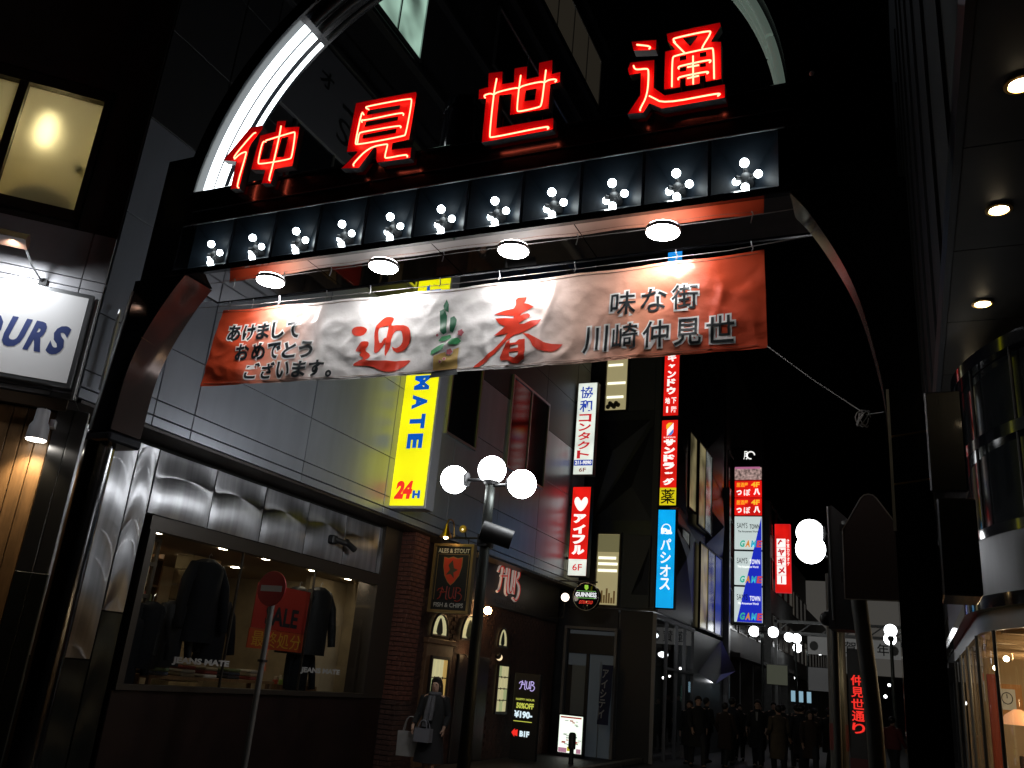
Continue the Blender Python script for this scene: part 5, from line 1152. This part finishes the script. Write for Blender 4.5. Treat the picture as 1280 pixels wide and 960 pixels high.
# far street lamps: things of their own
FG = 'twin globe street lamps down the street'
globe_post(-5.15, 36, 'globe_street_lamp', 'first distant twin globe lamp, level with the blue game panel', [(-.30, 0, 4.28), (.42, 0, 4.29)], 4.2, .2, FG, .06, GLOBEF)
globe_post(-4.45, 41, 'globe_street_lamp', 'second distant twin globe lamp, its globes beside the first one', [(-.27, 0, 4.48), (.05, 0, 4.45)], 4.3, .2, FG, .06, GLOBEF)
globe_post(-4.55, 47, 'globe_street_lamp', 'third and lowest distant lamp left of the pedestrians', [(-.46, 0, 4.40), (.40, 0, 4.38), (.58, .2, 4.36)], 4.3, .22, FG, .06, GLOBEF)
globe_post(-.46, 31, 'globe_street_lamp', 'distant globe lamp alone at the right beside the grey poles', [(0, 0, 4.20), (-.03, .2, 3.95)], 4.0, .19, FG, .06, GLOBEF)
# near right lamp
globe_post(-.81, 12, 'globe_street_lamp', 'lamp with two overlapping white globes behind the dark sign backs', [(-.28, -.05, 3.85), (-.20, -.9, 3.50), (.45, .1, 3.8)], 3.9, .175, None, .07, glow('right_globe_light', (.95, .98, 1), 12))
# small lit things at the far end
def tiny_sign(label, x0, x1, y, z0, z1, m, chars=None, cm=None):
    g = lightbox('small_lit_sign', label, x0, x1, y, z0, z1, m, .15, BLACKM, .02)
    if chars: xl('sign_text', cm or PWH, g, column(chars, x0+.05, x1-.05, z0+.05, z1-.05, .03), y-.012)
    return g
tiny_sign('thin white and green lit sign low between the two grey poles', -1.62, -1.36, 32, 2.3, 3.35, WF2)
tiny_sign('small red lit sign just under the thin white sign', -1.62, -1.30, 31, 2.88, 3.12, RF)
tiny_sign('pale rectangular shop sign hanging on the left pavement', -5.0, -4.2, 36, 2.35, 3.1, mat('dull_sign', (.25, .26, .2), .6, emit=(.4, .42, .3), strength=.10))
tiny_sign('grey framed sign over the pedestrian heads', -3.2, -2.2, 33, 2.2, 3.0, mat('dull_sign_grey', (.2, .2, .2), .6, emit=(.4, .4, .4), strength=.08))
for i, (x, z) in enumerate(((-4.35, 2.05), (-4.05, 2.05), (-3.75, 2.05))):
    tiny_sign(['left', 'middle', 'right'][i]+' one of three small bluish lit windows behind the pedestrians', x, x+.2, 38, z-.25, z+.2, mat('bluish_face', (.2, .3, .4), .4, emit=(.35, .6, .75), strength=.6))
for k, (x, y, z) in enumerate(((.0, 46, 3.1), (.15, 50, 2.6), (-.1, 38, 2.2), (.05, 40, 1.9), (-.9, 48, 3.0), (.2, 34, 1.1), (-1.0, 44, 2.4), (-3.55, 42, 2.6), (-4.9, 45, 2.9))):
    g = thing('distant_shop_lamp', 'small white shop lamp %s' % ['high at the far right end of the street', 'just under the highest far right lamp', 'right of the lone distant globe lamp post', 'low right, beside the red jacket pedestrian', 'above the far banner gap', 'lowest far right lamp near the pavement', 'between the banner and the pole', 'above the heads of the crowd', 'at the left behind the dull shop sign'][k], 'lamp', (x, y, z))
    MB().ball((x, y, z), .07, 10, 6).build('bulb', GLOBEF, g); MB().tube([(x, y, z+.06), (x, y, z+.25)], .012, 5).build('stem', BLACKM, g)
# red LED street-name post
rp = thing('street_name_led_post', 'dark post box with red glowing vertical street name characters', 'sign', (-1.0, 20, 0))
box('cabinet', BLACKM, rp, -1.16, -.80, 20, 20.25, 0, 2.9, ch=.02); box('red_band', mat('dark_red_band', (.07, .004, .004), .6), rp, -1.165, -.795, 19.99, 20.26, .55, .8)
xl('led_text', LR, rp, column('仲見世通り', -1.10, -.86, 1.25, 2.40, .02), 19.985)

# ================================================================ RIGHT SIDE: POLES AND SIGN BACKS
GPOLE = mat('galvanised_pole', (.055, .054, .05), .5, metal=.3, noise=.15)
p1 = thing('straight_grey_pole', 'straight grey steel pole with a red band behind the crosswalk sign', 'pole', (-1.0, 14, 0))
MB().tube([(-.95, 14, 0), (-.95, 14, 3.6)], .125, 20).build('shaft', GPOLE, p1); MB().tube([(-.95, 14, 1.15), (-.95, 14, 1.5)], .13, 20).build('red_band', mat('dark_red_band', (.07, .004, .004), .6), p1)
p2 = thing('crosswalk_sign_pole', 'grey pole carrying a pentagonal crosswalk sign seen from the dark back', 'road sign', (-.4, 8.8, 0))
MB().tube([(-.26, 8.9, 0), (-.305, 8.9, 1.6), (-.335, 8.9, 2.05), (-.385, 8.9, 2.6), (-.45, 8.9, 3.42)], .072, 18).build('pole', GPOLE, p2)
SBK = mat('sign_back', (.035, .022, .020), .5)
pent = [(-.50, 2.66), (.14, 2.66), (.14, 3.10), (-.19, 3.60), (-.22, 3.63), (-.26, 3.64), (-.30, 3.63), (-.33, 3.60), (-.50, 3.30)]
MB().prism(pent, lambda p: (p[0], 8.70, p[1]), lambda p: (p[0], 8.74, p[1])).build('sign_plate', SBK, p2)
mb = MB().tube([(x, 8.695, z) for x, z in pent+[pent[0]]], .006, 5); mb.build('plate_edge', mat('edge_grey', (.30, .28, .25), .5), p2)
for z in (2.85, 3.3): box('clamp', BLACKM, p2, -.53, -.36, 8.75, 9.0, z, z+.06)
p3 = thing('signal_housing', 'tall dark lightbox sign seen edge on beside the two white globes', 'sign', (-.6, 9.2, 0))
MB().prism([(-.68, 2.42), (-.44, 2.42), (-.40, 2.52), (-.44, 3.45), (-.62, 3.62), (-.66, 3.60)], lambda p: (p[0], 9.1, p[1]), lambda p: (p[0]+.02, 9.5, p[1])).build('housing', mat('housing_grey', (.05, .052, .055), .45, metal=.3), p3)
MB().tube([(-.635, 9.09, 2.5), (-.655, 9.09, 3.6)], .010, 6).build('edge', ALU, p3); MB().tube([(-.42, 9.09, 2.6), (-.455, 9.09, 3.42)], .010, 6).build('edge', ALU, p3)
MB().ball((-.70, 9.2, 2.52), .07, 12, 8).build('lens_hood', BLACKM, p3)
MB().tube([(-.655, 9.5, 0), (-.655, 9.5, 2.43)], .035, 12).build('post', GPOLE, p3)

# ================================================================ RIGHT BUILDING: SOFFIT, DOWNLIGHTS, ROUND GLASS SHOP
rb = thing('right_building', 'dark building on the right with downlights in its overhanging soffit', 'building', (3, 8, 0))
SOF = mat('soffit_dark', (.016, .014, .012), .5, noise=.2)
box('upper_wall', DARKWALL, rb, .62, 9, -4, 30, 5.75, 26)
for i in range(9): box('soffit_panel', SOF, rb, .56, 5, -2+1.62*i+.006, -2+1.62*(i+1)-.006, 5.6, 5.74)
for i in range(13): box('wall_rib', DARKWALL, rb, .58, .618, -2+2.4*i, -1.9+2.4*i, 5.76, 20)
box('fascia_edge', PANEL_D, rb, .50, .555, -2, 12.6, 5.58, 5.9)
d0 = None
for y in (-1.2, .4, 2.0, 3.7, 5.44, 7.05, 8.9, 10.7):
    if d0 is None:
        d0 = MB().lathe((0, 0, 0), [(.10, 0), (.10, -.012), (.075, -.015), (.07, .0)], 20).build('downlight', BRASS, rb, local=True)
        q = MB().lathe((0, 0, 0), [(.068, -.004), (.068, -.01), (.04, -.03), (0, -.035)], 20).build('lamp_glass', WARM, d0, local=True); o = d0
    else: o = copy_tree(d0, rb)
    o.location = Vector((.86, y, 5.598))-rb.location
box('rear_wall', DARKWALL, rb, 4.2, 5, -4, 30, 0, 5.6)
# round glass corner shop
CX, CY, CR = 3.35, 10.6, 2.68
rs = thing('round_glass_shop', 'round glass fronted shop with a steel band and warm timber interior', 'shop', (CX, CY, 0))
def cyl(name, m, r, z0, z1, a0=180, a1=290, n=40, par=None, th=0):
    mb = MB(); v = []
    for i in range(n+1):
        a = R(a0+(a1-a0)*i/n); v += [(CX+r*math.cos(a), CY+r*math.sin(a), z0), (CX+r*math.cos(a), CY+r*math.sin(a), z1)]
    v = [(CX-r, 15.8, z0), (CX-r, 15.8, z1)]+v; n += 1
    mb.add(v, [(2*i, 2*i+1, 2*i+3, 2*i+2) for i in range(n)], True)
    if th:
        w2 = [(CX+(x-CX)*(r-th)/r, y if y > 15 else CY+(y-CY)*(r-th)/r, z) for x, y, z in v]; k = len(mb.v); mb.add(w2, [(2*i, 2*i+2, 2*i+3, 2*i+1) for i in range(n)], True)
        mb.f += [(2*i, 2*i+2, 2*i+2+k, 2*i+k) for i in range(n)]+[(2*i+1, 2*i+1+k, 2*i+3+k, 2*i+3) for i in range(n)]; mb.smooth += [False]*(2*n)
    return mb.build(name, m, par or rs, recalc=False)
cyl('steel_band', mat('satin_band', (.085, .085, .095), .5, metal=.5, stretch=(1, 1, .1), noise=.12, nscale=8), CR+.05, 2.86, 3.42, th=.3)
cyl('black_rim', BLACKG, CR+.10, 2.74, 2.86, th=.35); cyl('steel_rim', mat('rim_metal', (.16, .16, .16), .35, metal=.8), CR, 2.55, 2.739, th=.05)
cyl('black_rim', BLACKG, CR+.06, 3.421, 3.52, th=.3); cyl('black_rim', BLACKG, CR+.03, 4.35, 4.47, th=.3); cyl('black_rim', BLACKG, CR+.06, 5.20, 5.34, th=.3)
DG = mat('upper_black_glass', (.010, .012, .014), .10, spec=.25)
cyl('upper_glass', DG, CR-.05, 3.521, 5.19); cyl('shop_glass', clear_glass('curved_shop_glass', .04), CR-.03, .3, 2.55); cyl('plinth', BLACKG, CR, 0, .3, th=.1)
for a in range(196, 290, 16):
    x, y = CX+(CR-.0)*math.cos(R(a)), CY+(CR-.0)*math.sin(R(a))
    MB().tube([(x, y, .3), (x, y, 2.55)], .018, 8).build('mullion', GPOLE, rs); MB().tube([(x, y, 3.52), (x, y, 5.2)], .016, 8).build('mullion', BLACKM, rs)
for y in (10.6, 12.3, 14.0, 15.7):
    MB().tube([(CX-CR, y, .3), (CX-CR, y, 2.55)], .018, 8).build('mullion', GPOLE, rs); MB().tube([(CX-CR, y, 3.52), (CX-CR, y, 5.2)], .016, 8).build('mullion', BLACKM, rs)
disk = lambda z: MB().add([(CX-CR+.1, 15.8, z)]+[(CX+(CR-.1)*math.cos(R(a)), CY+(CR-.1)*math.sin(R(a)), z) for a in range(180, 300, 6)]+[(5.3, 8.3, z), (5.3, 15.8, z)], [tuple(range(23))])
disk(.31).build('shop_floor', WOODP, rs, recalc=False); disk(2.72).build('shop_ceiling', mat('cream_ceiling', (.36, .25, .15), .8), rs, recalc=False)
box('ceiling_cap', DARKWALL, rs, 1.2, 5.3, 8.4, 15.8, 5.19, 5.2)
box('back_wall', mat('cream_wall', (.42, .30, .17), .8), rs, .78, 5.3, 15.4, 15.5, .3, 2.7); box('side_wall', mat('cream_wall', (.42, .30, .17), .8), rs, 3.4, 3.5, 9, 15.4, .3, 2.7)
for k in range(9): MB().tube([(.9+(.5 if k < 2 else 0), 9.2+.68*k, 2.62), (3.4, 9.3+.68*k, 2.62)], .045, 8).build('ceiling_beam', mat('beam_tan', (.35, .23, .12), .7), rs)
k_ = None
for x, y in ((1.15, 10.6), (1.05, 12.0), (1.6, 11.0), (1.35, 12.6), (1.5, 13.6), (1.1, 14.2), (1.9, 12.2), (1.3, 11.6)):
    if k_ is None: k_ = MB().ball((0, 0, 0), .032, 10, 6).build('spot_lamp', glow('shop_spot', (1, .80, .50), 34), rs, local=True); o = k_
    else: o = k_.copy(); COL.objects.link(o)
    o.location = Vector((x, y, 2.42))-rs.location
for (lx, ly, lz) in ((1.9, 11.0, 2.2), (1.8, 13.6, 2.2)):  # fill lights added to brighten the interior, without fixtures
    pl_ = bpy.data.lights.new('shop_fill_light', 'POINT'); pl_.energy = 30; pl_.color = (1, .74, .42); pl_.shadow_soft_size = .08
    po_ = bpy.data.objects.new('shop_fill_light', pl_); COL.objects.link(po_); po_.parent = rs; po_.location = Vector((lx, ly, lz))-rs.location
box('red_column', mat('red_column', (.35, .05, .015), .6), rs, .93, 1.03, 13.4, 13.5, .3, 2.3)
box('wall_frame', mat('orange_frame', (.45, .2, .05), .6), rs, 1.12, 1.50, 15.30, 15.33, 1.80, 2.26); box('clock_board', mat('clock_white', (.6, .6, .55), .7), rs, 1.19, 1.41, 15.285, 15.295, 1.90, 2.19)
MB().tube([(1.30+.07*math.cos(a*.4), 15.275, 2.06+.08*math.sin(a*.4)) for a in range(17)], .006, 5).build('clock_ring', BLACKM, rs); box('clock_hand', BLACKM, rs, 1.295, 1.305, 15.27, 15.28, 2.06, 2.12)
MB().lathe((1.30, 14.0, 1.70), [(.22, 0), (.16, .12), (.04, .2), (0, .2)], 18).build('pendant_shade', mat('orange_shade', (.6, .25, .08), .5, emit=(1, .5, .25), strength=.5), rs)
for k, (x, y, h) in enumerate(((1.28, 12.6, 1.35), (1.1, 11.4, .9), (1.35, 14.6, 1.3))): box('display_shelf', mat('shelf_dark', (.05, .03, .02), .6), rs, x, x+.35, y, y+.3, .31, h, ch=.01)

# ================================================================ PEOPLE
def skin_body(name, nodes, edges, m, p, sub=2):
    names = list(nodes); me = bpy.data.meshes.new(name); me.from_pydata([nodes[k][:3] for k in names], [(names.index(a), names.index(b)) for a, b in edges], [])
    o = bpy.data.objects.new(name, me); COL.objects.link(o)
    md = o.modifiers.new('s', 'SKIN'); me.skin_vertices[0].data.foreach_set('radius', [r for k in names for r in (nodes[k][3], nodes[k][4] if len(nodes[k]) > 4 else nodes[k][3])])
    for v in me.skin_vertices[0].data: v.use_root = False
    me.skin_vertices[0].data[0].use_root = True; md.branch_smoothing = .6; md.use_smooth_shade = True
    o.modifiers.new('u', 'SUBSURF').levels = sub
    dg = bpy.context.evaluated_depsgraph_get(); m2 = bpy.data.meshes.new_from_object(o.evaluated_get(dg)); bpy.data.objects.remove(o); bpy.data.meshes.remove(me)
    m2.materials.clear(); m2.materials.append(m)
    for q in m2.polygons: q.use_smooth = True; q.material_index = 0
    o = bpy.data.objects.new(name, m2); COL.objects.link(o); o.parent = p; return o
def person(label, x, y, rz, h, coat, legs=None, stride=.12, skirt=False, hair=HAIR, longhair=False, bag=None, coatlen=.50, armbend=.0, group=None, shirt=None):
    """built facing -Y, feet on the ground; h is the height"""
    g = thing('person', label, 'person', (x, y, 0), group, rz); s = h/1.70; legs = legs or mat('dark_trousers', (.012, .013, .018), .8)
    N = {'pelvis': (0, 0, .93, .15, .11), 'chest': (0, .0, 1.22, .165, .115), 'neckb': (0, .01, 1.40, .09, .07), 'neck': (0, .0, 1.47, .05, .05), 'hd': (0, -.015, 1.55, .078, .085), 'top': (0, -.01, 1.64, .062, .075)}
    E_ = [('pelvis', 'chest'), ('chest', 'neckb'), ('neckb', 'neck'), ('neck', 'hd'), ('hd', 'top')]
    for sd, nm in ((-1, 'L'), (1, 'R')):
        f = stride*sd
        N['hip'+nm] = (.09*sd, 0, .86, .095); N['kn'+nm] = (.095*sd, -f*.9-.02, .50, .062); N['an'+nm] = (.095*sd, -f*1.2+.05, .09, .042); N['toe'+nm] = (.10*sd, -f*1.2-.10, .035, .035)
        E_ += [('pelvis', 'hip'+nm), ('hip'+nm, 'kn'+nm), ('kn'+nm, 'an'+nm), ('an'+nm, 'toe'+nm)]
        N['sh'+nm] = (.185*sd, .01, 1.37, .062); N['el'+nm] = (.245*sd, .02+f*.5, 1.10, .046); N['wr'+nm] = (.24*sd, -.04+f*.9-armbend*.2, .86+armbend*.14, .032); N['palm'+nm] = (.235*sd, -.05+f*.95-armbend*.22, .79+armbend*.14, .030, .020)
        E_ += [('neckb', 'sh'+nm), ('sh'+nm, 'el'+nm), ('el'+nm, 'wr'+nm), ('wr'+nm, 'palm'+nm)]
        px, py, pz = N['palm'+nm][:3]
        for k in range(4):
            a = 'f%d%s' % (k, nm); N[a] = (px-.002*sd, py-.024+.016*k, pz-.05, .0095); N[a+'t'] = (px-.016*sd, py-.026+.015*k, pz-.082+.006*abs(k-1.5), .008); E_ += [('palm'+nm, a), (a, a+'t')]
        N['th'+nm] = (px-.02*sd, py-.04, pz+.0, .011); N['tt'+nm] = (px-.03*sd, py-.052, pz-.035, .009); E_ += [('palm'+nm, 'th'+nm), ('th'+nm, 'tt'+nm)]
    N = {k: tuple(q*s for q in v) for k, v in N.items()}
    skin_body('body', N, E_, SKINM, g)
    def Lq(mb, n, m): return mb.build(n, m, g, local=True)
    # face: nose, eyes, mouth, ears
    Lq(MB().add([(0, -.112*s, 1.56*s), (-.014*s, -.088*s, 1.545*s), (.014*s, -.088*s, 1.545*s), (0, -.085*s, 1.60*s)], [(0, 1, 3), (0, 3, 2), (0, 2, 1), (1, 2, 3)]), 'nose', SKINM)
    e = MB()
    for sd in (-1, 1): e.ball((.031*s*sd, -.088*s, 1.59*s), .010*s, 8, 6, (1.3, .6, .7))
    Lq(e, 'eyes', BLACKINK); Lq(MB().box(-.022*s, .022*s, -.094*s, -.084*s, 1.508*s, 1.516*s), 'mouth', mat('lips', (.25, .06, .05), .5))
    e = MB()
    for sd in (-1, 1): e.ball((.079*s*sd, -.0, 1.565*s), .022*s, 8, 6, (.4, .8, 1.3))
    Lq(e, 'ears', SKINM)
    # clothes: lathe-like shells following the body
    def shell(rows, n=24, fold=.0):
        vs = []; fs = []
        for (z, a, b_, cx, cy) in rows:
            for k in range(n): t_ = 2*math.pi*k/n; q = 1+fold*math.sin(6*t_+z*9); vs.append(((cx+a*math.cos(t_)*q)*s, (cy+b_*math.sin(t_)*q)*s, z*s))
        for i in range(len(rows)-1):
            for k in range(n): fs.append((i*n+k, i*n+(k+1) % n, (i+1)*n+(k+1) % n, (i+1)*n+k))
        return MB().add(vs, fs, True)
    low_ = coatlen
    Lq(shell([(1.47, .062, .06, 0, 0), (1.43, .10, .085, 0, .01), (1.39, .19, .11, 0, .01), (1.28, .205, .135, 0, 0), (1.08, .185, .13, 0, 0), (.93, .20, .145, 0, 0), (low_+.2, .215, .16, 0, 0), (low_, .225, .175, 0, 0)], fold=.012), 'coat', coat)
    for sd, nm in ((-1, 'L'), (1, 'R')):
        a, b_, c = (Vector(N[k+nm][:3]) for k in ('sh', 'el', 'wr'))
        Lq(MB().tube([a+Vector((-.02*sd*s, 0, .01*s)), a, (a+b_)/2, b_, (b_+c)/2, c+(c-b_)*.02], [.05*s, .078*s, .068*s, .060*s, .052*s, .047*s], 14, cap=False), 'sleeve', coat)
        a, b_, c = (Vector(N[k+nm][:3]) for k in ('hip', 'kn', 'an'))
        if not skirt: Lq(MB().tube([a+Vector((0, 0, .05*s)), a, b_, c], [.11*s, .108*s, .078*s, .062*s], 14, cap=False), 'trouser_leg', legs)
        t_ = Vector(N['toe'+nm][:3]); Lq(MB().ball((t_.x, t_.y+.07*s, .04*s), .10*s, 12, 8, (.45, 1.3, .42)), 'shoe', BLACKM)
    if skirt: Lq(shell([(.95, .19, .14, 0, 0), (.7, .21, .17, 0, 0), (.38, .26, .22, 0, 0)], fold=.04), 'skirt', legs)
    # hair
    hb = MB(); hb.ball((0, .012*s, 1.615*s), .098*s, 18, 12, (.98, 1.05, 1.02))
    if longhair:
        hb2 = shell([(1.66, .085, .08, 0, .02), (1.58, .105, .085, 0, .035), (1.46, .11, .075, 0, .05), (1.34, .10, .06, 0, .065), (1.30, .06, .03, 0, .07)], fold=.03); Lq(hb2, 'long_hair', hair)
    v = hb.v; hb.v = [(x_, max(y_, -.045*s+(.0 if z_ > 1.66*s else (1.66*s-z_)*.9)), z_) for x_, y_, z_ in v]
    Lq(hb, 'hair', hair)
    if shirt: Lq(MB().add([(-.035*s, -.128*s, 1.40*s), (.035*s, -.128*s, 1.40*s), (.02*s, -.142*s, 1.18*s), (-.02*s, -.142*s, 1.18*s)], [(0, 1, 2, 3)]), 'shirt_front', shirt)
    return g, N
BC = mat('black_coat', (.006, .006, .007), .85, noise=.3, bump=.3); NC = mat('navy_coat', (.008, .009, .015), .85); TC = mat('khaki_coat', (.07, .052, .032), .85, noise=.2); RC = mat('dark_red_jacket', (.14, .02, .02), .8); GC2 = mat('grey_coat', (.02, .02, .021), .85); BRC = mat('brown_coat', (.028, .014, .008), .85)
wo_, WN = person('woman in a dark coat with a white tote bag walking past the pub door', -6.93, 13.0, R(8), 1.62, BC, mat('black_skirt', (.01, .01, .012), .9), .10, True, longhair=True, armbend=.6)
cl = MB(); SCF = mat('pale_scarf', (.09, .09, .10), .9, noise=.3)
sfm = MB().tube([(-.03, -.13, 1.34), (-.05, -.165, 1.1), (-.06, -.18, .88)], [.035, .04, .045], 10); o = sfm.build('scarf_end', SCF, wo_, local=True)
sfm = MB().tube([(.03, -.13, 1.34), (.03, -.165, 1.12), (.02, -.175, .98)], [.03, .035, .035], 10); o = sfm.build('scarf_end', SCF, wo_, local=True)
MB().tube([(.085*math.cos(a*.63), .0+.075*math.sin(a*.63), 1.375) for a in range(11)], .03, 8).build('scarf_loop', SCF, wo_, local=True)
def bag(label, x, y, z, w_, h, m, rz=0, hh=.22):
    g = thing('tote_bag', label, 'bag', (x, y, z), rz=rz)
    v = [(-w_/2, -.07, 0), (w_/2, -.07, 0), (w_/2*1.08, -.05, h), (-w_/2*1.08, -.05, h), (-w_/2, .07, 0), (w_/2, .07, 0), (w_/2*1.08, .05, h), (-w_/2*1.08, .05, h)]
    MB().add(v, [(0, 1, 2, 3), (5, 4, 7, 6), (1, 5, 6, 2), (4, 0, 3, 7), (4, 5, 1, 0)]).build('bag_body', m, g, local=True)
    for yy in (-.055, .055): MB().tube(smooth_line([(-w_*.3, yy, h), (-w_*.18, yy*.5, h+hh), (w_*.18, yy*.5, h+hh), (w_*.3, yy, h)], 2), .008, 6).build('handle', m, g, local=True)
TOTE = mat('white_tote', (.24, .23, .22), .75, noise=.1, bump=.3, bscale=10)
bag('white tote bag held low in the hand of the woman by the pub', -7.27, 12.92, .42, .34, .36, TOTE, .3)
bag('small pale handbag held in front of the woman in the dark coat', -6.95, 12.78, .66, .26, .20, mat('pale_bag', (.14, .14, .16), .7), 0, .12)
pl = [('pedestrian in a long black coat walking at the left of the crowd', -4.95, 23.5, .2, 1.70, BC, {}), ('pedestrian in a brown jacket near the shop front glass', -4.45, 24.5, 2.9, 1.60, BRC, {}),
      ('tall pedestrian in a dark suit with a white shirt front', -3.85, 26, .1, 1.74, BC, dict(shirt=mat('white_shirt', (.22, .22, .22), .7))), ('pedestrian in a khaki long coat facing away in the middle of the crowd', -3.05, 24, 3.1, 1.66, TC, dict(coatlen=.42)),
      ('pedestrian in a navy coat just right of the khaki coat', -2.65, 25.5, 2.9, 1.73, NC, {}), ('pedestrian in a grey coat between the suit and the khaki coat', -3.55, 29, 3.0, 1.68, GC2, {}),
      ('pedestrian with long hair behind the brown jacket', -4.75, 28.5, .0, 1.58, NC, dict(longhair=True)), ('pedestrian in a black coat close to the straight grey pole', -2.15, 28, 3.2, 1.7, BC, {}),
      ('pedestrian in a dark red jacket alone at the right by the gate leg', -.48, 27, 3.1, 1.62, RC, dict(coatlen=.85)), ('pedestrian in a black jacket in front of the glazed shop corner', -5.2, 25.8, 2.8, 1.68, BC, dict(coatlen=.8)),
      ('far pedestrian in a grey coat left of the bluish windows', -4.35, 33, .1, 1.72, GC2, {}), ('far pedestrian in a brown coat under the grey framed sign', -2.9, 32, 3.0, 1.66, BRC, {}), ('far pedestrian in a navy coat under the third distant lamp', -3.7, 34, .2, 1.7, NC, {})]
pl += [('pedestrian in a dark coat directly behind the tall suit', -4.05, 27.6, .2, 1.66, GC2, {}), ('pedestrian in a black coat between the navy and khaki coats', -2.95, 27.2, 3.0, 1.71, BC, {}),
       ('pedestrian with long hair in a brown coat right of the navy coat', -2.35, 24.6, .1, 1.6, BRC, dict(longhair=True)), ('short pedestrian in a black coat at the foot of the glazed shop front', -5.35, 24.3, .1, 1.58, BC, {}),
       ('pedestrian in a navy coat in the gap behind the brown jacket', -4.6, 26.4, 3.0, 1.74, NC, {}), ('pedestrian in a dark red coat far back in the crowd', -3.3, 31, .0, 1.64, RC, {})]
for la_, x, y, rz, h, m, kw in pl: person(la_, x, y, rz+random.uniform(-.55, .55), h, m, armbend=random.choice([0, 0, .5, .9]), stride=random.choice([.04, .10, .16, .22]), group='pedestrians down the street', **kw)
